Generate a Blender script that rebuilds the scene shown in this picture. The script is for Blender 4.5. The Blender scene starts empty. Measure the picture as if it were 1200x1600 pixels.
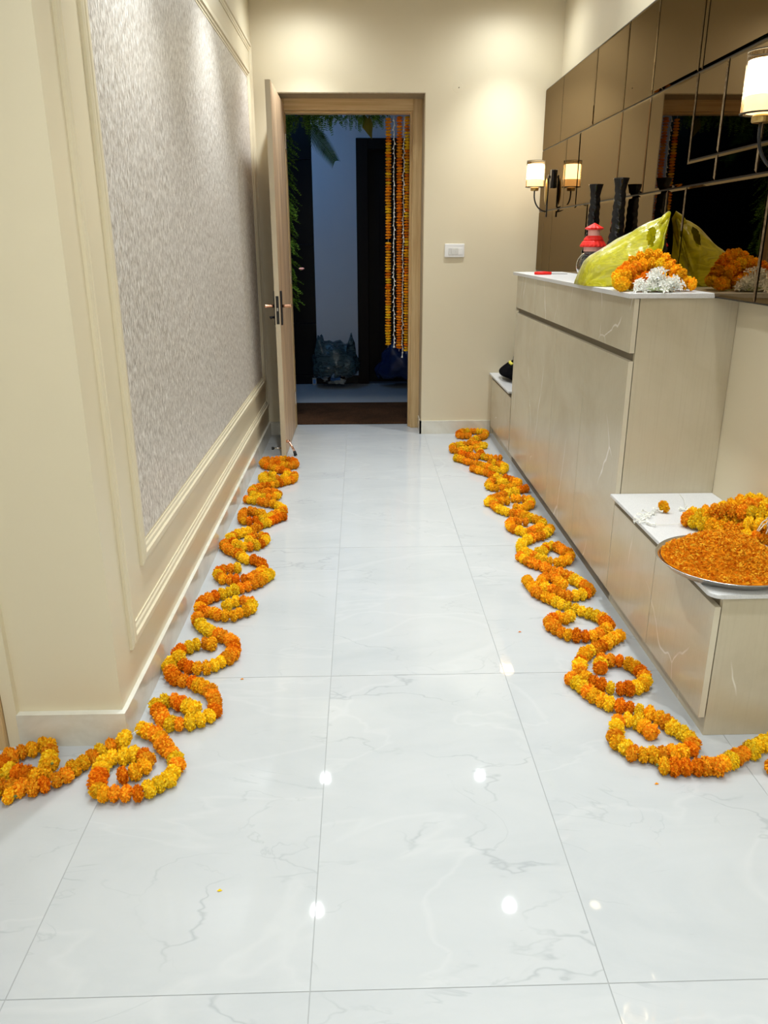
import bpy, bmesh, math, random
from mathutils import Vector, Matrix, noise
from math import sin, cos, pi, radians, sqrt, atan2

# ------------------------------------------------------------------ camera
S = bpy.context.scene
COL = S.collection
H_CAM = 1.41
cam_d = bpy.data.cameras.new('camera')
cam = bpy.data.objects.new('camera', cam_d)
COL.objects.link(cam)
cam.location = (0, 0, H_CAM)
_p, _y, _r = radians(19.002), radians(1.6385), radians(-0.096)
_f = Vector((sin(_y) * cos(_p), cos(_y) * cos(_p), -sin(_p)))
_rt = Vector((cos(_y), -sin(_y), 0))
_up = _rt.cross(_f)
_rt2 = _rt * cos(_r) + _up * sin(_r)
_up2 = _up * cos(_r) - _rt * sin(_r)
cam.rotation_euler = Matrix((_rt2, _up2, -_f)).transposed().to_euler()
cam_d.sensor_fit = 'VERTICAL'
cam_d.sensor_height = 36.0
cam_d.lens = 1218.98 / 1600 * 36.0
cam_d.clip_start = 0.02
cam_d.clip_end = 60
S.camera = cam

# ------------------------------------------------------------------ world, lights, exposure
W = bpy.data.worlds.new('night'); S.world = W
W.use_nodes = True
W.node_tree.nodes['Background'].inputs[0].default_value = (0.10, 0.16, 0.30, 1)
W.node_tree.nodes['Background'].inputs[1].default_value = 0.02
S.view_settings.view_transform = 'Standard'
S.view_settings.look = 'None'
S.view_settings.exposure = 0.28
S.view_settings.gamma = 1.0
S.view_settings.use_curve_mapping = False
CEIL = 2.95
DOWN_POWER = 82.0
SPILL_POWER = 18.0         # wide scatter of the same downlights
DOWN_COL = (0.93, 0.985, 1.0)
SCONCE_EMIT = 12.0
ROOM_POWER = 9.5           # the panel lamp of the living room behind the camera
CORRIDOR_POWER = 34.0
CORRIDOR_COL = (0.16, 0.46, 1.0)


# ------------------------------------------------------------------ helpers
def link(name, me, mat=None, parent=None, loc=(0, 0, 0)):
    o = bpy.data.objects.new(name, me)
    COL.objects.link(o)
    if mat is not None and me is not None and not me.materials:
        me.materials.append(mat)
    if parent is not None:
        o.parent = parent
    o.location = loc
    return o


def tag(o, label, cat, group=None, kind=None):
    o['label'] = label
    o['category'] = cat
    if group:
        o['group'] = group
    if kind:
        o['kind'] = kind
    return o


def thing(name, label, cat, loc=(0, 0, 0), group=None):
    o = bpy.data.objects.new(name, None)
    COL.objects.link(o)
    o.location = loc
    o.empty_display_size = 0.05
    return tag(o, label, cat, group)


def structure(name, loc=(0, 0, 0)):
    o = bpy.data.objects.new(name, None)
    COL.objects.link(o)
    o.location = loc
    o['kind'] = 'structure'
    return o


class MB:
    """collects shapes in world coordinates, becomes ONE mesh object"""
    def __init__(self):
        self.bm = bmesh.new()

    def box(self, x0, x1, y0, y1, z0, z1, bevel=0.0, seg=1):
        t = bmesh.new()
        bmesh.ops.create_cube(t, size=1.0)
        for v in t.verts:
            v.co = Vector((x0 + (v.co.x + .5) * (x1 - x0), y0 + (v.co.y + .5) * (y1 - y0), z0 + (v.co.z + .5) * (z1 - z0)))
        if bevel:
            bmesh.ops.bevel(t, geom=t.edges[:], offset=bevel, segments=seg, affect='EDGES', profile=0.6)
        self._add(t)
        return self

    def _add(self, t):
        me = bpy.data.meshes.new('t')
        t.to_mesh(me); t.free()
        self.bm.from_mesh(me)
        bpy.data.meshes.remove(me)

    def lathe(self, prof, c=(0, 0, 0), n=24, axis='z', wob=None, cap=True):
        """prof: list of (radius, height)"""
        bm = self.bm
        rings = []
        for i, (r, h) in enumerate(prof):
            ring = []
            for k in range(n):
                a = 2 * pi * k / n
                rr = r * (wob(a, h) if wob else 1.0)
                p = (rr * cos(a), rr * sin(a), h)
                if axis == 'x':
                    p = (p[2], p[0], p[1])
                elif axis == 'y':
                    p = (p[1], p[2], p[0])
                ring.append(bm.verts.new((p[0] + c[0], p[1] + c[1], p[2] + c[2])))
            rings.append(ring)
        for a, b in zip(rings, rings[1:]):
            for k in range(n):
                bm.faces.new((a[k], a[(k + 1) % n], b[(k + 1) % n], b[k]))
        if cap:
            if prof[0][0] > 1e-5:
                bm.faces.new(rings[0][::-1])
            if prof[-1][0] > 1e-5:
                bm.faces.new(rings[-1])
        return self

    def tube(self, pts, r, n=10, cap=True):
        bm = self.bm
        pts = [Vector(p) for p in pts]
        rad = r if isinstance(r, (list, tuple)) else [r] * len(pts)
        rings = []
        for i, p in enumerate(pts):
            d = (pts[min(i + 1, len(pts) - 1)] - pts[max(i - 1, 0)]).normalized()
            ref = Vector((0, 0, 1)) if abs(d.z) < 0.9 else Vector((1, 0, 0))
            u = d.cross(ref).normalized(); v = u.cross(d)
            rings.append([bm.verts.new(p + (u * cos(2 * pi * k / n) + v * sin(2 * pi * k / n)) * rad[i]) for k in range(n)])
        for a, b in zip(rings, rings[1:]):
            for k in range(n):
                bm.faces.new((a[k], a[(k + 1) % n], b[(k + 1) % n], b[k]))
        if cap:
            bm.faces.new(rings[0][::-1]); bm.faces.new(rings[-1])
        return self

    def blob(self, c, r, sub=3, fn=None):
        t = bmesh.new()
        bmesh.ops.create_icosphere(t, subdivisions=sub, radius=1.0)
        for v in t.verts:
            p = v.co.copy()
            q = Vector((p.x * r[0], p.y * r[1], p.z * r[2]))
            if fn:
                q = fn(p, q)
            v.co = q + Vector(c)
        self._add(t)
        return self

    def polyprism(self, pts, fr, axis='x', lo=0, hi=1):
        pass

    def build(self, name, mat=None, parent=None, loc=None, smooth=False, autosmooth=None):
        """vertices are in world coordinates; they are moved under the parent (or under loc)"""
        bm = self.bm
        bmesh.ops.recalc_face_normals(bm, faces=bm.faces[:])
        off = Vector((0, 0, 0))
        p = parent
        while p is not None:
            off += Vector(p.location); p = p.parent
        if loc is not None:
            off += Vector(loc) - off if parent is None else Vector(loc)
        for v in bm.verts:
            v.co -= off
        me = bpy.data.meshes.new(name)
        bm.to_mesh(me); bm.free()
        if smooth:
            for f in me.polygons:
                f.use_smooth = True
        o = link(name, me, mat, parent, loc if loc is not None else (0, 0, 0))
        return o


def box(name, x0, x1, y0, y1, z0, z1, mat, parent=None, bevel=0.0, seg=1, center=False):
    m = MB().box(x0, x1, y0, y1, z0, z1, bevel, seg)
    if parent is None:
        return m.build(name, mat, None, loc=((x0 + x1) / 2, (y0 + y1) / 2, z0))
    if center:      # own origin at its base, for textures that follow each piece
        off = Vector((0, 0, 0)); p = parent
        while p is not None:
            off += Vector(p.location); p = p.parent
        l = Vector(((x0 + x1) / 2, (y0 + y1) / 2, z0)) - off
        return m.build(name, mat, parent, loc=l)
    return m.build(name, mat, parent)


# ------------------------------------------------------------------ materials
class NT:
    def __init__(self, name):
        self.m = bpy.data.materials.new(name)
        self.m.use_nodes = True
        self.t = self.m.node_tree
        self.b = self.t.nodes['Principled BSDF']
        self.out = self.t.nodes['Material Output']

    def n(self, typ, **kw):
        nd = self.t.nodes.new(typ)
        for k, v in kw.items():
            if k in nd.inputs.keys():
                nd.inputs[k].default_value = v
            else:
                setattr(nd, k, v)
        return nd

    def l(self, a, b):
        self.t.links.new(a, b)

    def coord(self, scale=(1, 1, 1), rand=False, world=False, rot=(0, 0, 0)):
        tc = self.n('ShaderNodeTexCoord')
        mp = self.n('ShaderNodeMapping')
        mp.inputs['Scale'].default_value = scale
        mp.inputs['Rotation'].default_value = rot
        if world:
            g = self.n('ShaderNodeNewGeometry')
            self.l(g.outputs['Position'], mp.inputs['Vector'])
        else:
            self.l(tc.outputs['Object'], mp.inputs['Vector'])
        if rand:
            oi = self.n('ShaderNodeObjectInfo')
            mul = self.n('ShaderNodeMath', operation='MULTIPLY')
            mul.inputs[1].default_value = 37.0
            self.l(oi.outputs['Random'], mul.inputs[0])
            cb = self.n('ShaderNodeCombineXYZ')
            for i in range(3):
                self.l(mul.outputs[0], cb.inputs[i])
            self.l(cb.outputs[0], mp.inputs['Location'])
        return mp.outputs['Vector']

    def noise(self, vec, scale, detail=4, rough=.55, dist=0.0):
        nd = self.n('ShaderNodeTexNoise')
        nd.inputs['Scale'].default_value = scale
        nd.inputs['Detail'].default_value = detail
        nd.inputs['Roughness'].default_value = rough
        nd.inputs['Distortion'].default_value = dist
        self.l(vec, nd.inputs['Vector'])
        return nd.outputs['Fac']

    def ramp(self, fac, stops):
        nd = self.n('ShaderNodeValToRGB')
        e = nd.color_ramp.elements
        while len(e) < len(stops):
            e.new(0.5)
        for el, (p, c) in zip(e, stops):
            el.position = p
            el.color = (c[0], c[1], c[2], 1) if isinstance(c, (tuple, list)) else (c, c, c, 1)
        self.l(fac, nd.inputs[0])
        return nd.outputs[0]

    def mix(self, a, b, fac, mode='MIX'):
        nd = self.n('ShaderNodeMix', data_type='RGBA', blend_type=mode)
        for sock, v in ((nd.inputs[6], a), (nd.inputs[7], b), (nd.inputs[0], fac)):
            if isinstance(v, bpy.types.NodeSocket):
                self.l(v, sock)
            elif isinstance(v, (tuple, list)):
                sock.default_value = (v[0], v[1], v[2], 1)
            else:
                sock.default_value = v
        return nd.outputs[2]

    def color(self, c):
        if isinstance(c, bpy.types.NodeSocket):
            self.l(c, self.b.inputs['Base Color'])
        else:
            self.b.inputs['Base Color'].default_value = (c[0], c[1], c[2], 1)

    def bump(self, h, strength=.3, dist=.002):
        nd = self.n('ShaderNodeBump')
        nd.inputs['Strength'].default_value = strength
        nd.inputs['Distance'].default_value = dist
        self.l(h, nd.inputs['Height'])
        self.l(nd.outputs[0], self.b.inputs['Normal'])

    def set(self, rough=.5, metal=0.0, spec=.5, trans=0.0, emit=None, estr=0.0, coat=0.0, ior=1.45, alpha=1.0):
        b = self.b
        b.inputs['Roughness'].default_value = rough
        b.inputs['Metallic'].default_value = metal
        b.inputs['Specular IOR Level'].default_value = spec
        b.inputs['Transmission Weight'].default_value = trans
        b.inputs['Coat Weight'].default_value = coat
        b.inputs['IOR'].default_value = ior
        b.inputs['Alpha'].default_value = alpha
        if emit:
            b.inputs['Emission Color'].default_value = (*emit, 1)
            b.inputs['Emission Strength'].default_value = estr
        return self.m


def plain(name, c, rough=.5, metal=0.0, spec=.5, **kw):
    t = NT(name); t.color(c)
    return t.set(rough, metal, spec, **kw)


def vein_fac(t, vec, scale, width, dist=1.5, detail=3):
    """thin crack-like veins: where a warped noise passes through its middle value"""
    n = t.noise(vec, scale, detail, .5, dist)
    s = t.n('ShaderNodeMath', operation='SUBTRACT'); s.inputs[1].default_value = .5
    t.l(n, s.inputs[0])
    a = t.n('ShaderNodeMath', operation='ABSOLUTE'); t.l(s.outputs[0], a.inputs[0])
    return t.ramp(a.outputs[0], [(0.0, 1.0), (width, 0.0)])


def crack_fac(t, vec, scale, width, warp=.12, warp_scale=3.0):
    """straight-ish hairlines: borders of warped Voronoi cells"""
    nd = t.n('ShaderNodeTexNoise'); nd.inputs['Scale'].default_value = warp_scale; nd.inputs['Detail'].default_value = 4
    t.l(vec, nd.inputs['Vector'])
    mx = t.n('ShaderNodeMix', data_type='RGBA', blend_type='LINEAR_LIGHT'); mx.inputs[0].default_value = warp
    t.l(vec, mx.inputs[6]); t.l(nd.outputs['Color'], mx.inputs[7])
    vo = t.n('ShaderNodeTexVoronoi', feature='DISTANCE_TO_EDGE'); vo.inputs['Scale'].default_value = scale
    t.l(mx.outputs[2], vo.inputs['Vector'])
    return t.ramp(vo.outputs['Distance'], [(0.0, 1.0), (width, 0.0)])


def mul(t, *fs):
    a = fs[0]
    for b in fs[1:]:
        nd = t.n('ShaderNodeMath', operation='MULTIPLY')
        t.l(a, nd.inputs[0])
        if isinstance(b, (int, float)):
            nd.inputs[1].default_value = b
        else:
            t.l(b, nd.inputs[1])
        a = nd.outputs[0]
    return a


def mat_floor():
    t = NT('polished_marble_tile')
    v = t.coord((1, 1, 1), rand=True)
    vs = t.coord((0.7, 1.5, 1), rand=True, rot=(0, 0, .35))
    cl = t.noise(vs, 2.2, 6, .62, .8)
    base = t.ramp(cl, [(0.25, (.43, .45, .463)), (.5, (.47, .487, .497)), (.8, (.505, .517, .525))])
    m1 = t.ramp(t.noise(v, 2.8, 3, .6), [(.50, 0.0), (.60, 1.0)])
    c = t.mix(base, (.22, .24, .26), mul(t, m1, crack_fac(t, vs, 1.5, .009, .22, 4.0), .36))
    m2 = t.ramp(t.noise(v, 4.1, 2, .5, .3), [(.52, 0.0), (.62, 1.0)])
    c = t.mix(c, (.26, .28, .30), mul(t, m2, vein_fac(t, vs, 2.6, .008, 1.4, 6), .26))
    c = t.mix(c, (.58, .59, .59), mul(t, vein_fac(t, vs, 1.1, .016, 1.2, 4), .22))
    t.color(c)
    return t.set(rough=.03, spec=.5)


def mat_baseboard():
    t = NT('baseboard_marble')
    v = t.coord((1, 1, 1), rand=True)
    cl = t.noise(v, 5, 5, .6, .8)
    t.color(t.ramp(cl, [(.3, (.60, .57, .48)), (.55, (.70, .68, .60)), (.8, (.77, .77, .72))]))
    return t.set(rough=.08)


def mat_wall(name, c, rough=.42):
    t = NT(name)
    v = t.coord((1, 1, 1), world=True)
    n = t.noise(v, 3, 3, .5)
    t.color(t.mix(tuple(x * .97 for x in c), tuple(min(1, x * 1.03) for x in c), n))
    t.bump(t.noise(v, 220, 2, .5), .04, .001)
    return t.set(rough=rough, spec=.35)


def mat_wallpaper():
    t = NT('silver_bark_wallpaper')
    v = t.coord((1, 60, 13), world=True, rot=(.16, 0, 0))
    a = t.noise(v, 2.7, 2, .6, .5)
    v2 = t.coord((1, 110, 26), world=True, rot=(-.1, 0, 0))
    b = t.noise(v2, 2.2, 2, .5, .2)
    c = t.ramp(a, [(.36, (.34, .295, .25)), (.46, (.60, .55, .49)), (.54, (.70, .655, .60)), (.64, (.96, .93, .88))])
    c = t.mix(c, (.30, .26, .215), t.ramp(b, [(.56, 0.0), (.70, .75)]))
    c = t.mix(c, (1.0, .98, .95), t.ramp(b, [(.26, .8), (.36, 0.0)]))  # glints of the silver paper, painted into the colour as white flecks
    t.color(c)
    t.bump(t.mix(a, b, .4), .9, .006)
    t.set(rough=.36, metal=.0, spec=.8)
    return t.m


def mat_laminate():
    t = NT('beige_stone_laminate')
    v = t.coord((1, 1, 1), world=True)
    n = t.noise(v, 2.2, 6, .62, .5)
    c = t.ramp(n, [(.25, (.48, .415, .290)), (.5, (.555, .49, .355)), (.78, (.615, .555, .42))])
    # fine vertical grain
    vg = t.coord((60, 60, 1.6), world=True)
    g = t.noise(vg, 2.0, 3, .6)
    c = t.mix(c, (.42, .355, .26), t.ramp(g, [(.5, 0.0), (.9, .35)]))
    # pale thin cracks, sparse
    vv = t.coord((1.0, 1.0, .55), world=True, rot=(.5, .35, .1))
    mk = t.ramp(t.noise(v, 3.4, 2, .5), [(.50, 0.0), (.58, 1.0)])
    c = t.mix(c, (.86, .83, .76), mul(t, crack_fac(t, vv, 2.3, .0075, .10, 2.5), mk, .8))
    t.color(c)
    return t.set(rough=.25, spec=.8)


def mat_oak(name, dark, light, rough=.45):
    t = NT(name)
    v = t.coord((34, 34, 1.3), world=True)
    n = t.noise(v, 1.3, 5, .62, .35)
    v2 = t.coord((150, 150, 5), world=True)
    f = t.noise(v2, 1.5, 3, .6)
    c = t.ramp(n, [(.28, dark), (.52, tuple((a + b) / 2 for a, b in zip(dark, light))), (.75, light)])
    c = t.mix(c, tuple(x * .75 for x in dark), t.ramp(f, [(.55, 0.0), (.85, .5)]))
    t.color(c)
    return t.set(rough=rough)


def mat_oak_h(name, dark, light):
    t = NT(name)
    v = t.coord((1.3, 34, 34), world=True)
    n = t.noise(v, 1.3, 5, .62, .35)
    t.color(t.ramp(n, [(.28, dark), (.52, tuple((a + b) / 2 for a, b in zip(dark, light))), (.75, light)]))
    return t.set(rough=.45)


def mat_petal(name, a, b, c):
    """frilled petals: every petal island its own tint, some light through them"""
    t = NT(name)
    g = t.n('ShaderNodeNewGeometry')
    oi = t.n('ShaderNodeObjectInfo')
    r = t.ramp(g.outputs['Random Per Island'], [(0.0, a), (.5, b), (1.0, c)])
    hs = t.n('ShaderNodeHueSaturation')
    t.l(r, hs.inputs['Color'])
    mr = t.n('ShaderNodeMapRange')
    mr.inputs['To Min'].default_value = .86; mr.inputs['To Max'].default_value = 1.1
    t.l(oi.outputs['Random'], mr.inputs['Value'])
    t.l(mr.outputs[0], hs.inputs['Value'])
    d = t.n('ShaderNodeBsdfDiffuse'); tr = t.n('ShaderNodeBsdfTranslucent')
    t.l(hs.outputs[0], d.inputs[0]); t.l(hs.outputs[0], tr.inputs[0])
    m = t.n('ShaderNodeMixShader'); m.inputs[0].default_value = .22
    t.l(d.outputs[0], m.inputs[1]); t.l(tr.outputs[0], m.inputs[2])
    t.l(m.outputs[0], t.out.inputs[0])
    t.t.nodes.remove(t.b)
    return t.m


def mat_poly(name, col, trans_fac=.35, rough=.18, trl=.5, crease=0.0):
    """thin plastic film"""
    t = NT(name)
    d = t.n('ShaderNodeBsdfDiffuse'); tl = t.n('ShaderNodeBsdfTranslucent'); tp = t.n('ShaderNodeBsdfTransparent')
    gl = t.n('ShaderNodeBsdfGlossy')
    d.inputs[0].default_value = (*col, 1); tl.inputs[0].default_value = (*col, 1)
    tp.inputs[0].default_value = (*[min(1, x * 1.25 + .02) for x in col], 1)
    gl.inputs[0].default_value = (1, 1, 1, 1); gl.inputs[1].default_value = rough
    a = t.n('ShaderNodeMixShader'); a.inputs[0].default_value = trl
    t.l(d.outputs[0], a.inputs[1]); t.l(tl.outputs[0], a.inputs[2])
    b = t.n('ShaderNodeMixShader'); b.inputs[0].default_value = trans_fac
    t.l(a.outputs[0], b.inputs[1]); t.l(tp.outputs[0], b.inputs[2])
    fr = t.n('ShaderNodeFresnel'); fr.inputs[0].default_value = 1.5
    c = t.n('ShaderNodeMixShader')
    t.l(fr.outputs[0], c.inputs[0]); t.l(b.outputs[0], c.inputs[1]); t.l(gl.outputs[0], c.inputs[2])
    t.l(c.outputs[0], t.out.inputs[0])
    if crease:
        v = t.coord((1, 1, 1), world=True)
        n1 = t.noise(t.coord((5, 22, 22), world=True, rot=(0, .75, 0)), 1.0, 3, .55, .9)
        s_ = t.n('ShaderNodeMath', operation='SUBTRACT'); s_.inputs[1].default_value = .5; t.l(n1, s_.inputs[0])
        ab = t.n('ShaderNodeMath', operation='ABSOLUTE'); t.l(s_.outputs[0], ab.inputs[0])
        n2 = t.noise(v, 26, 2, .5, .4)
        h = t.mix(ab.outputs[0], n2, .25)
        bp = t.n('ShaderNodeBump'); bp.inputs['Strength'].default_value = crease; bp.inputs['Distance'].default_value = .03
        t.l(h, bp.inputs['Height'])
        for nd in (d, tl, gl):
            t.l(bp.outputs[0], nd.inputs['Normal'])
        # film doubled over at the creases lets less light through
        t.l(t.ramp(ab.outputs[0], [(0.0, trans_fac * .35), (.10, trans_fac)]), b.inputs[0])
    t.t.nodes.remove(t.b)
    return t.m


def mat_quartz():
    t = NT('white_quartz')
    v = t.coord((1, 1, 1), world=True)
    n = t.noise(v, 260, 2, .5)
    t.color(t.ramp(n, [(.30, (.60, .60, .60)), (.45, (.66, .66, .66)), (.7, (.70, .70, .70))]))
    return t.set(rough=.3, spec=.3)


M = {}
M['tile'] = mat_floor()
M['grout'] = plain('grout', (.34, .35, .35), .7)
M['base'] = mat_baseboard()
M['wall'] = mat_wall('cream_satin_paint', (.72, .64, .465), .34)
M['wall_end'] = mat_wall('cream_matt_paint', (.70, .62, .455), .6)
M['ceil'] = plain('ceiling_paint', (.80, .79, .76), .8)
M['paper'] = mat_wallpaper()
M['lam'] = mat_laminate()
M['lam_edge'] = plain('laminate_edge_band', (.66, .60, .46), .4)
M['dark_gap'] = plain('cabinet_recess', (.20, .165, .11), .5)
M['quartz'] = mat_quartz()
M['oak'] = mat_oak('oak_laminate', (.30, .165, .08), (.95, .72, .48))
M['oak_frame'] = mat_oak('oak_frame', (.46, .29, .12), (.70, .52, .28))
M['oak_head'] = mat_oak_h('oak_frame_head', (.56, .36, .15), (.84, .63, .34))
M['reveal'] = mat_oak('reveal_lining', (.33, .25, .15), (.46, .37, .24))
M['oak_edge'] = plain('door_edge_band', (.55, .46, .32), .5)
M['black'] = plain('black_metal', (.012, .012, .013), .35)
M['rose'] = plain('rose_gold', (.80, .47, .33), .22, 1.0)
M['steel'] = plain('brushed_steel', (.62, .60, .57), .25, 1.0)
M['rubber'] = plain('black_rubber', (.015, .015, .015), .7)
def mat_mirror():
    t = NT('bronze_mirror')
    g = t.n('ShaderNodeBsdfGlossy'); g.inputs[0].default_value = (.24, .178, .108, 1); g.inputs[1].default_value = .012
    t.l(g.outputs[0], t.out.inputs[0]); t.t.nodes.remove(t.b)
    return t.m


M['mirror'] = mat_mirror()
M['mirror_back'] = plain('mirror_backing', (.014, .010, .008), .35)
M['brass'] = plain('antique_brass', (.52, .36, .13), .32, 1.0)
M['white_plastic'] = plain('white_plastic', (.80, .79, .78), .3)
M['button'] = plain('switch_rocker', (.66, .65, .62), .3)
M['black_gloss'] = plain('black_ceramic', (.003, .003, .004), .06)
M['red'] = plain('red_plastic', (.80, .022, .014), .4, spec=.3)
M['pink'] = plain('pink_plastic', (.80, .42, .38), .45)
M['glass'] = NT('clear_glass').set(rough=.01, trans=1.0, ior=1.45)
M['amber'] = NT('amber_glass').set(rough=.08, trans=1.0, ior=1.25)
M['amber'].node_tree.nodes['Principled BSDF'].inputs['Base Color'].default_value = (1.0, .80, .56, 1)
M['glow'] = plain('lit_sconce_tube', (.9, .8, .6), .5, emit=(1.0, .80, .50), estr=SCONCE_EMIT)
M['glow_low'] = plain('sconce_frosted_cup', (.9, .75, .5), .5, emit=(1.0, .66, .30), estr=SCONCE_EMIT * .15)
M['diffuser'] = plain('downlight_diffuser', (1, 1, 1), .5, emit=DOWN_COL, estr=40.0)
M['orange'] = mat_petal('orange_petals', (.86, .25, .010), (.95, .38, .016), (1.0, .54, .03))
M['deep'] = mat_petal('deep_orange_petals', (.72, .15, .006), (.88, .25, .008), (.95, .36, .014))
M['yellow'] = mat_petal('yellow_petals', (.98, .55, .010), (1.0, .67, .018), (1.0, .78, .05))
M['amberp'] = mat_petal('amber_petals', (.96, .40, .010), (1.0, .52, .016), (1.0, .66, .03))
M['calyx'] = plain('green_calyx', (.12, .16, .035), .6)
M['jasmine'] = mat_petal('white_petals', (.90, .90, .82), (.95, .95, .89), (.98, .98, .95))
M['jasmine_stem'] = plain('pale_green_stem', (.50, .58, .30), .6)
M['dried'] = plain('dried_petals', (.58, .47, .36), .8)
M['thread'] = plain('white_thread', (.75, .73, .66), .8)
M['yellow_bag'] = mat_poly('yellow_film', (.84, .78, .015), .40, .30, .5, .42)
M['bag_inside'] = plain('bag_contents', (.20, .17, .02), .8)
M['black_cloth'] = plain('black_cloth', (.004, .004, .005), .95, spec=.05)
M['print'] = plain('yellow_print', (.80, .72, .10), .6)
M['coir'] = None
M['leaf'] = None


def mat_coir():
    t = NT('brown_coir')
    v = t.coord((1, 1, 1))
    n = t.noise(v, 110, 4, .75)
    k = t.noise(v, 3, 3, .6, .5)
    c = t.ramp(n, [(.3, (.020, .009, .004)), (.75, (.13, .060, .028))])
    t.color(t.mix(c, (.022, .012, .007), t.ramp(k, [(.4, 0.0), (.7, .7)])))
    t.bump(n, .9, .008)
    return t.set(rough=.95, spec=.1)


def mat_leaf(name, a, b):
    t = NT(name)
    g = t.n('ShaderNodeNewGeometry')
    c = t.ramp(g.outputs['Random Per Island'], [(0, a), (1, b)])
    d = t.n('ShaderNodeBsdfDiffuse'); tl = t.n('ShaderNodeBsdfTranslucent')
    t.l(c, d.inputs[0]); t.l(c, tl.inputs[0])
    m = t.n('ShaderNodeMixShader'); m.inputs[0].default_value = .15
    t.l(d.outputs[0], m.inputs[1]); t.l(tl.outputs[0], m.inputs[2])
    t.l(m.outputs[0], t.out.inputs[0])
    return t.m


M['coir'] = mat_coir()
M['leaf'] = mat_leaf('vine_leaf', (.020, .060, .008), (.115, .21, .025))
M['palm'] = mat_leaf('palm_leaf', (.008, .026, .010), (.02, .055, .02))
M['yleaf'] = mat_leaf('yellowing_leaf', (.07, .07, .012), (.12, .11, .02))
M['pinkflower'] = plain('pink_blossom', (.70, .36, .36), .7)
M['outer_white'] = mat_wall('landing_white_paint', (.62, .64, .68), .8)
M['outer_black'] = plain('black_granite', (.004, .004, .005), .3, spec=.2)
M['outer_brown'] = plain('dark_brown_wood', (.012, .007, .005), .55, spec=.2)
M['outer_floor'] = plain('landing_marble', (.42, .45, .47), .3)
M['clear_bag'] = mat_poly('clear_film', (.16, .26, .28), .68, .2, .5, .6)
M['blue_bag'] = plain('navy_film', (.010, .022, .085), .35)
M['paper_scrap'] = plain('waste_paper', (.34, .36, .35), .8)
M['box_scrap'] = plain('waste_card', (.22, .15, .10), .8)
M['box_blue'] = plain('blue_box_print', (.05, .16, .42), .5)

XL = -.718          # face of the left wall
YE = 5.97           # face of the end wall
XR = 1.388          # face of the right wall
XM = 1.286          # face of the mirror
ZC = 1.237          # top of the tall cabinet
ZB = .472           # top of the benches

# ================================================================== room shell
fl = structure('floor', (0, 0, 0))
MB().box(-3.0, XR + .12, -3.8, 6.30, -.08, -.0012).build('screed', M['grout'], fl)
xs = [-.116 + .6 * k for k in range(-5, 4)]
ys = [1.163 + 1.2 * k for k in range(-4, 6)]
TG = .0009
tile_mesh = {}
for i in range(len(xs) - 1):
    for j in range(len(ys) - 1):
        x0, x1, y0, y1 = xs[i] + TG, xs[i + 1] - TG, ys[j] + TG, ys[j + 1] - TG
        x1 = min(x1, XR - .001); y1 = min(y1, 6.298)
        if x0 > XR - .05 or y0 > 6.2:
            continue
        key = (round(x1 - x0, 4), round(y1 - y0, 4))
        cx, cy = (x0 + x1) / 2, (y0 + y1) / 2
        if key not in tile_mesh:
            o = MB().box(x0, x1, y0, y1, -.0012, 0, .0004).build('tile', M['tile'], fl, loc=(cx, cy, 0))
            tile_mesh[key] = o.data
        else:
            link('tile', tile_mesh[key], None, fl, (cx, cy, 0))

ce = structure('ceiling', (0, 0, CEIL))
MB().box(-3.1, XR + .12, -3.9, YE + .33, CEIL, CEIL + .1).build('ceiling_slab', M['ceil'], ce)

# left wall: the projecting block with its front face towards the camera
wl = structure('wall_left', (XL, 2.0, 0))
MB().box(XL - .30, XL, 2.012, YE + .33, 0, CEIL).build('wall_block', M['wall'], wl)
MB().box(XL - .336, XL - .300, 1.992, 2.2, 0, CEIL).build('wall_return', M['wall'], wl)
MB().box(XL, XL + .002, 2.40, 5.70, .50, 2.44).build('wallpaper_panel', M['paper'], wl)


def moulding(name, y0, y1, z0, z1, w, d, par):
    """mitred picture-frame moulding on the left wall, stepped profile; y0..y1, z0..z1 are the outer edges"""
    prof = [(0, 0), (0, d * .55), (w * .12, d * .8), (w * .22, d * .8), (w * .28, d), (w * .52, d), (w * .60, d * .62),
            (w * .78, d * .55), (w * .86, d * .3), (w, d * .25), (w, 0)]
    bm = bmesh.new()
    loops = []
    for o_, h in prof:
        loops.append([bm.verts.new((XL + h, y, z)) for y, z in
                      ((y0 + o_, z0 + o_), (y1 - o_, z0 + o_), (y1 - o_, z1 - o_), (y0 + o_, z1 - o_))])
    for a, b in zip(loops, loops[1:]):
        for k in range(4):
            bm.faces.new((a[k], a[(k + 1) % 4], b[(k + 1) % 4], b[k]))
    m = MB(); m.bm.free(); m.bm = bm
    return m.build(name, M['wall'], par)


tr1 = structure('trim_1', (XL, 2.15, 0)); moulding('outer_moulding', 2.145, 5.90, .232, 2.665, .062, .016, tr1)
tr2 = structure('trim_2', (XL, 2.34, 0)); moulding('inner_moulding', 2.34, 5.745, .430, 2.485, .062, .016, tr2)

bbl = structure('baseboard_left', (XL, 2.0, 0))
MB().box(XL, XL + .014, 2.0125, YE, 0, .106).build('skirting', M['base'], bbl)
MB().box(XL - .302, XL + .014, 1.990, 2.0122, 0, .108).build('skirting', M['base'], bbl)

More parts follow.
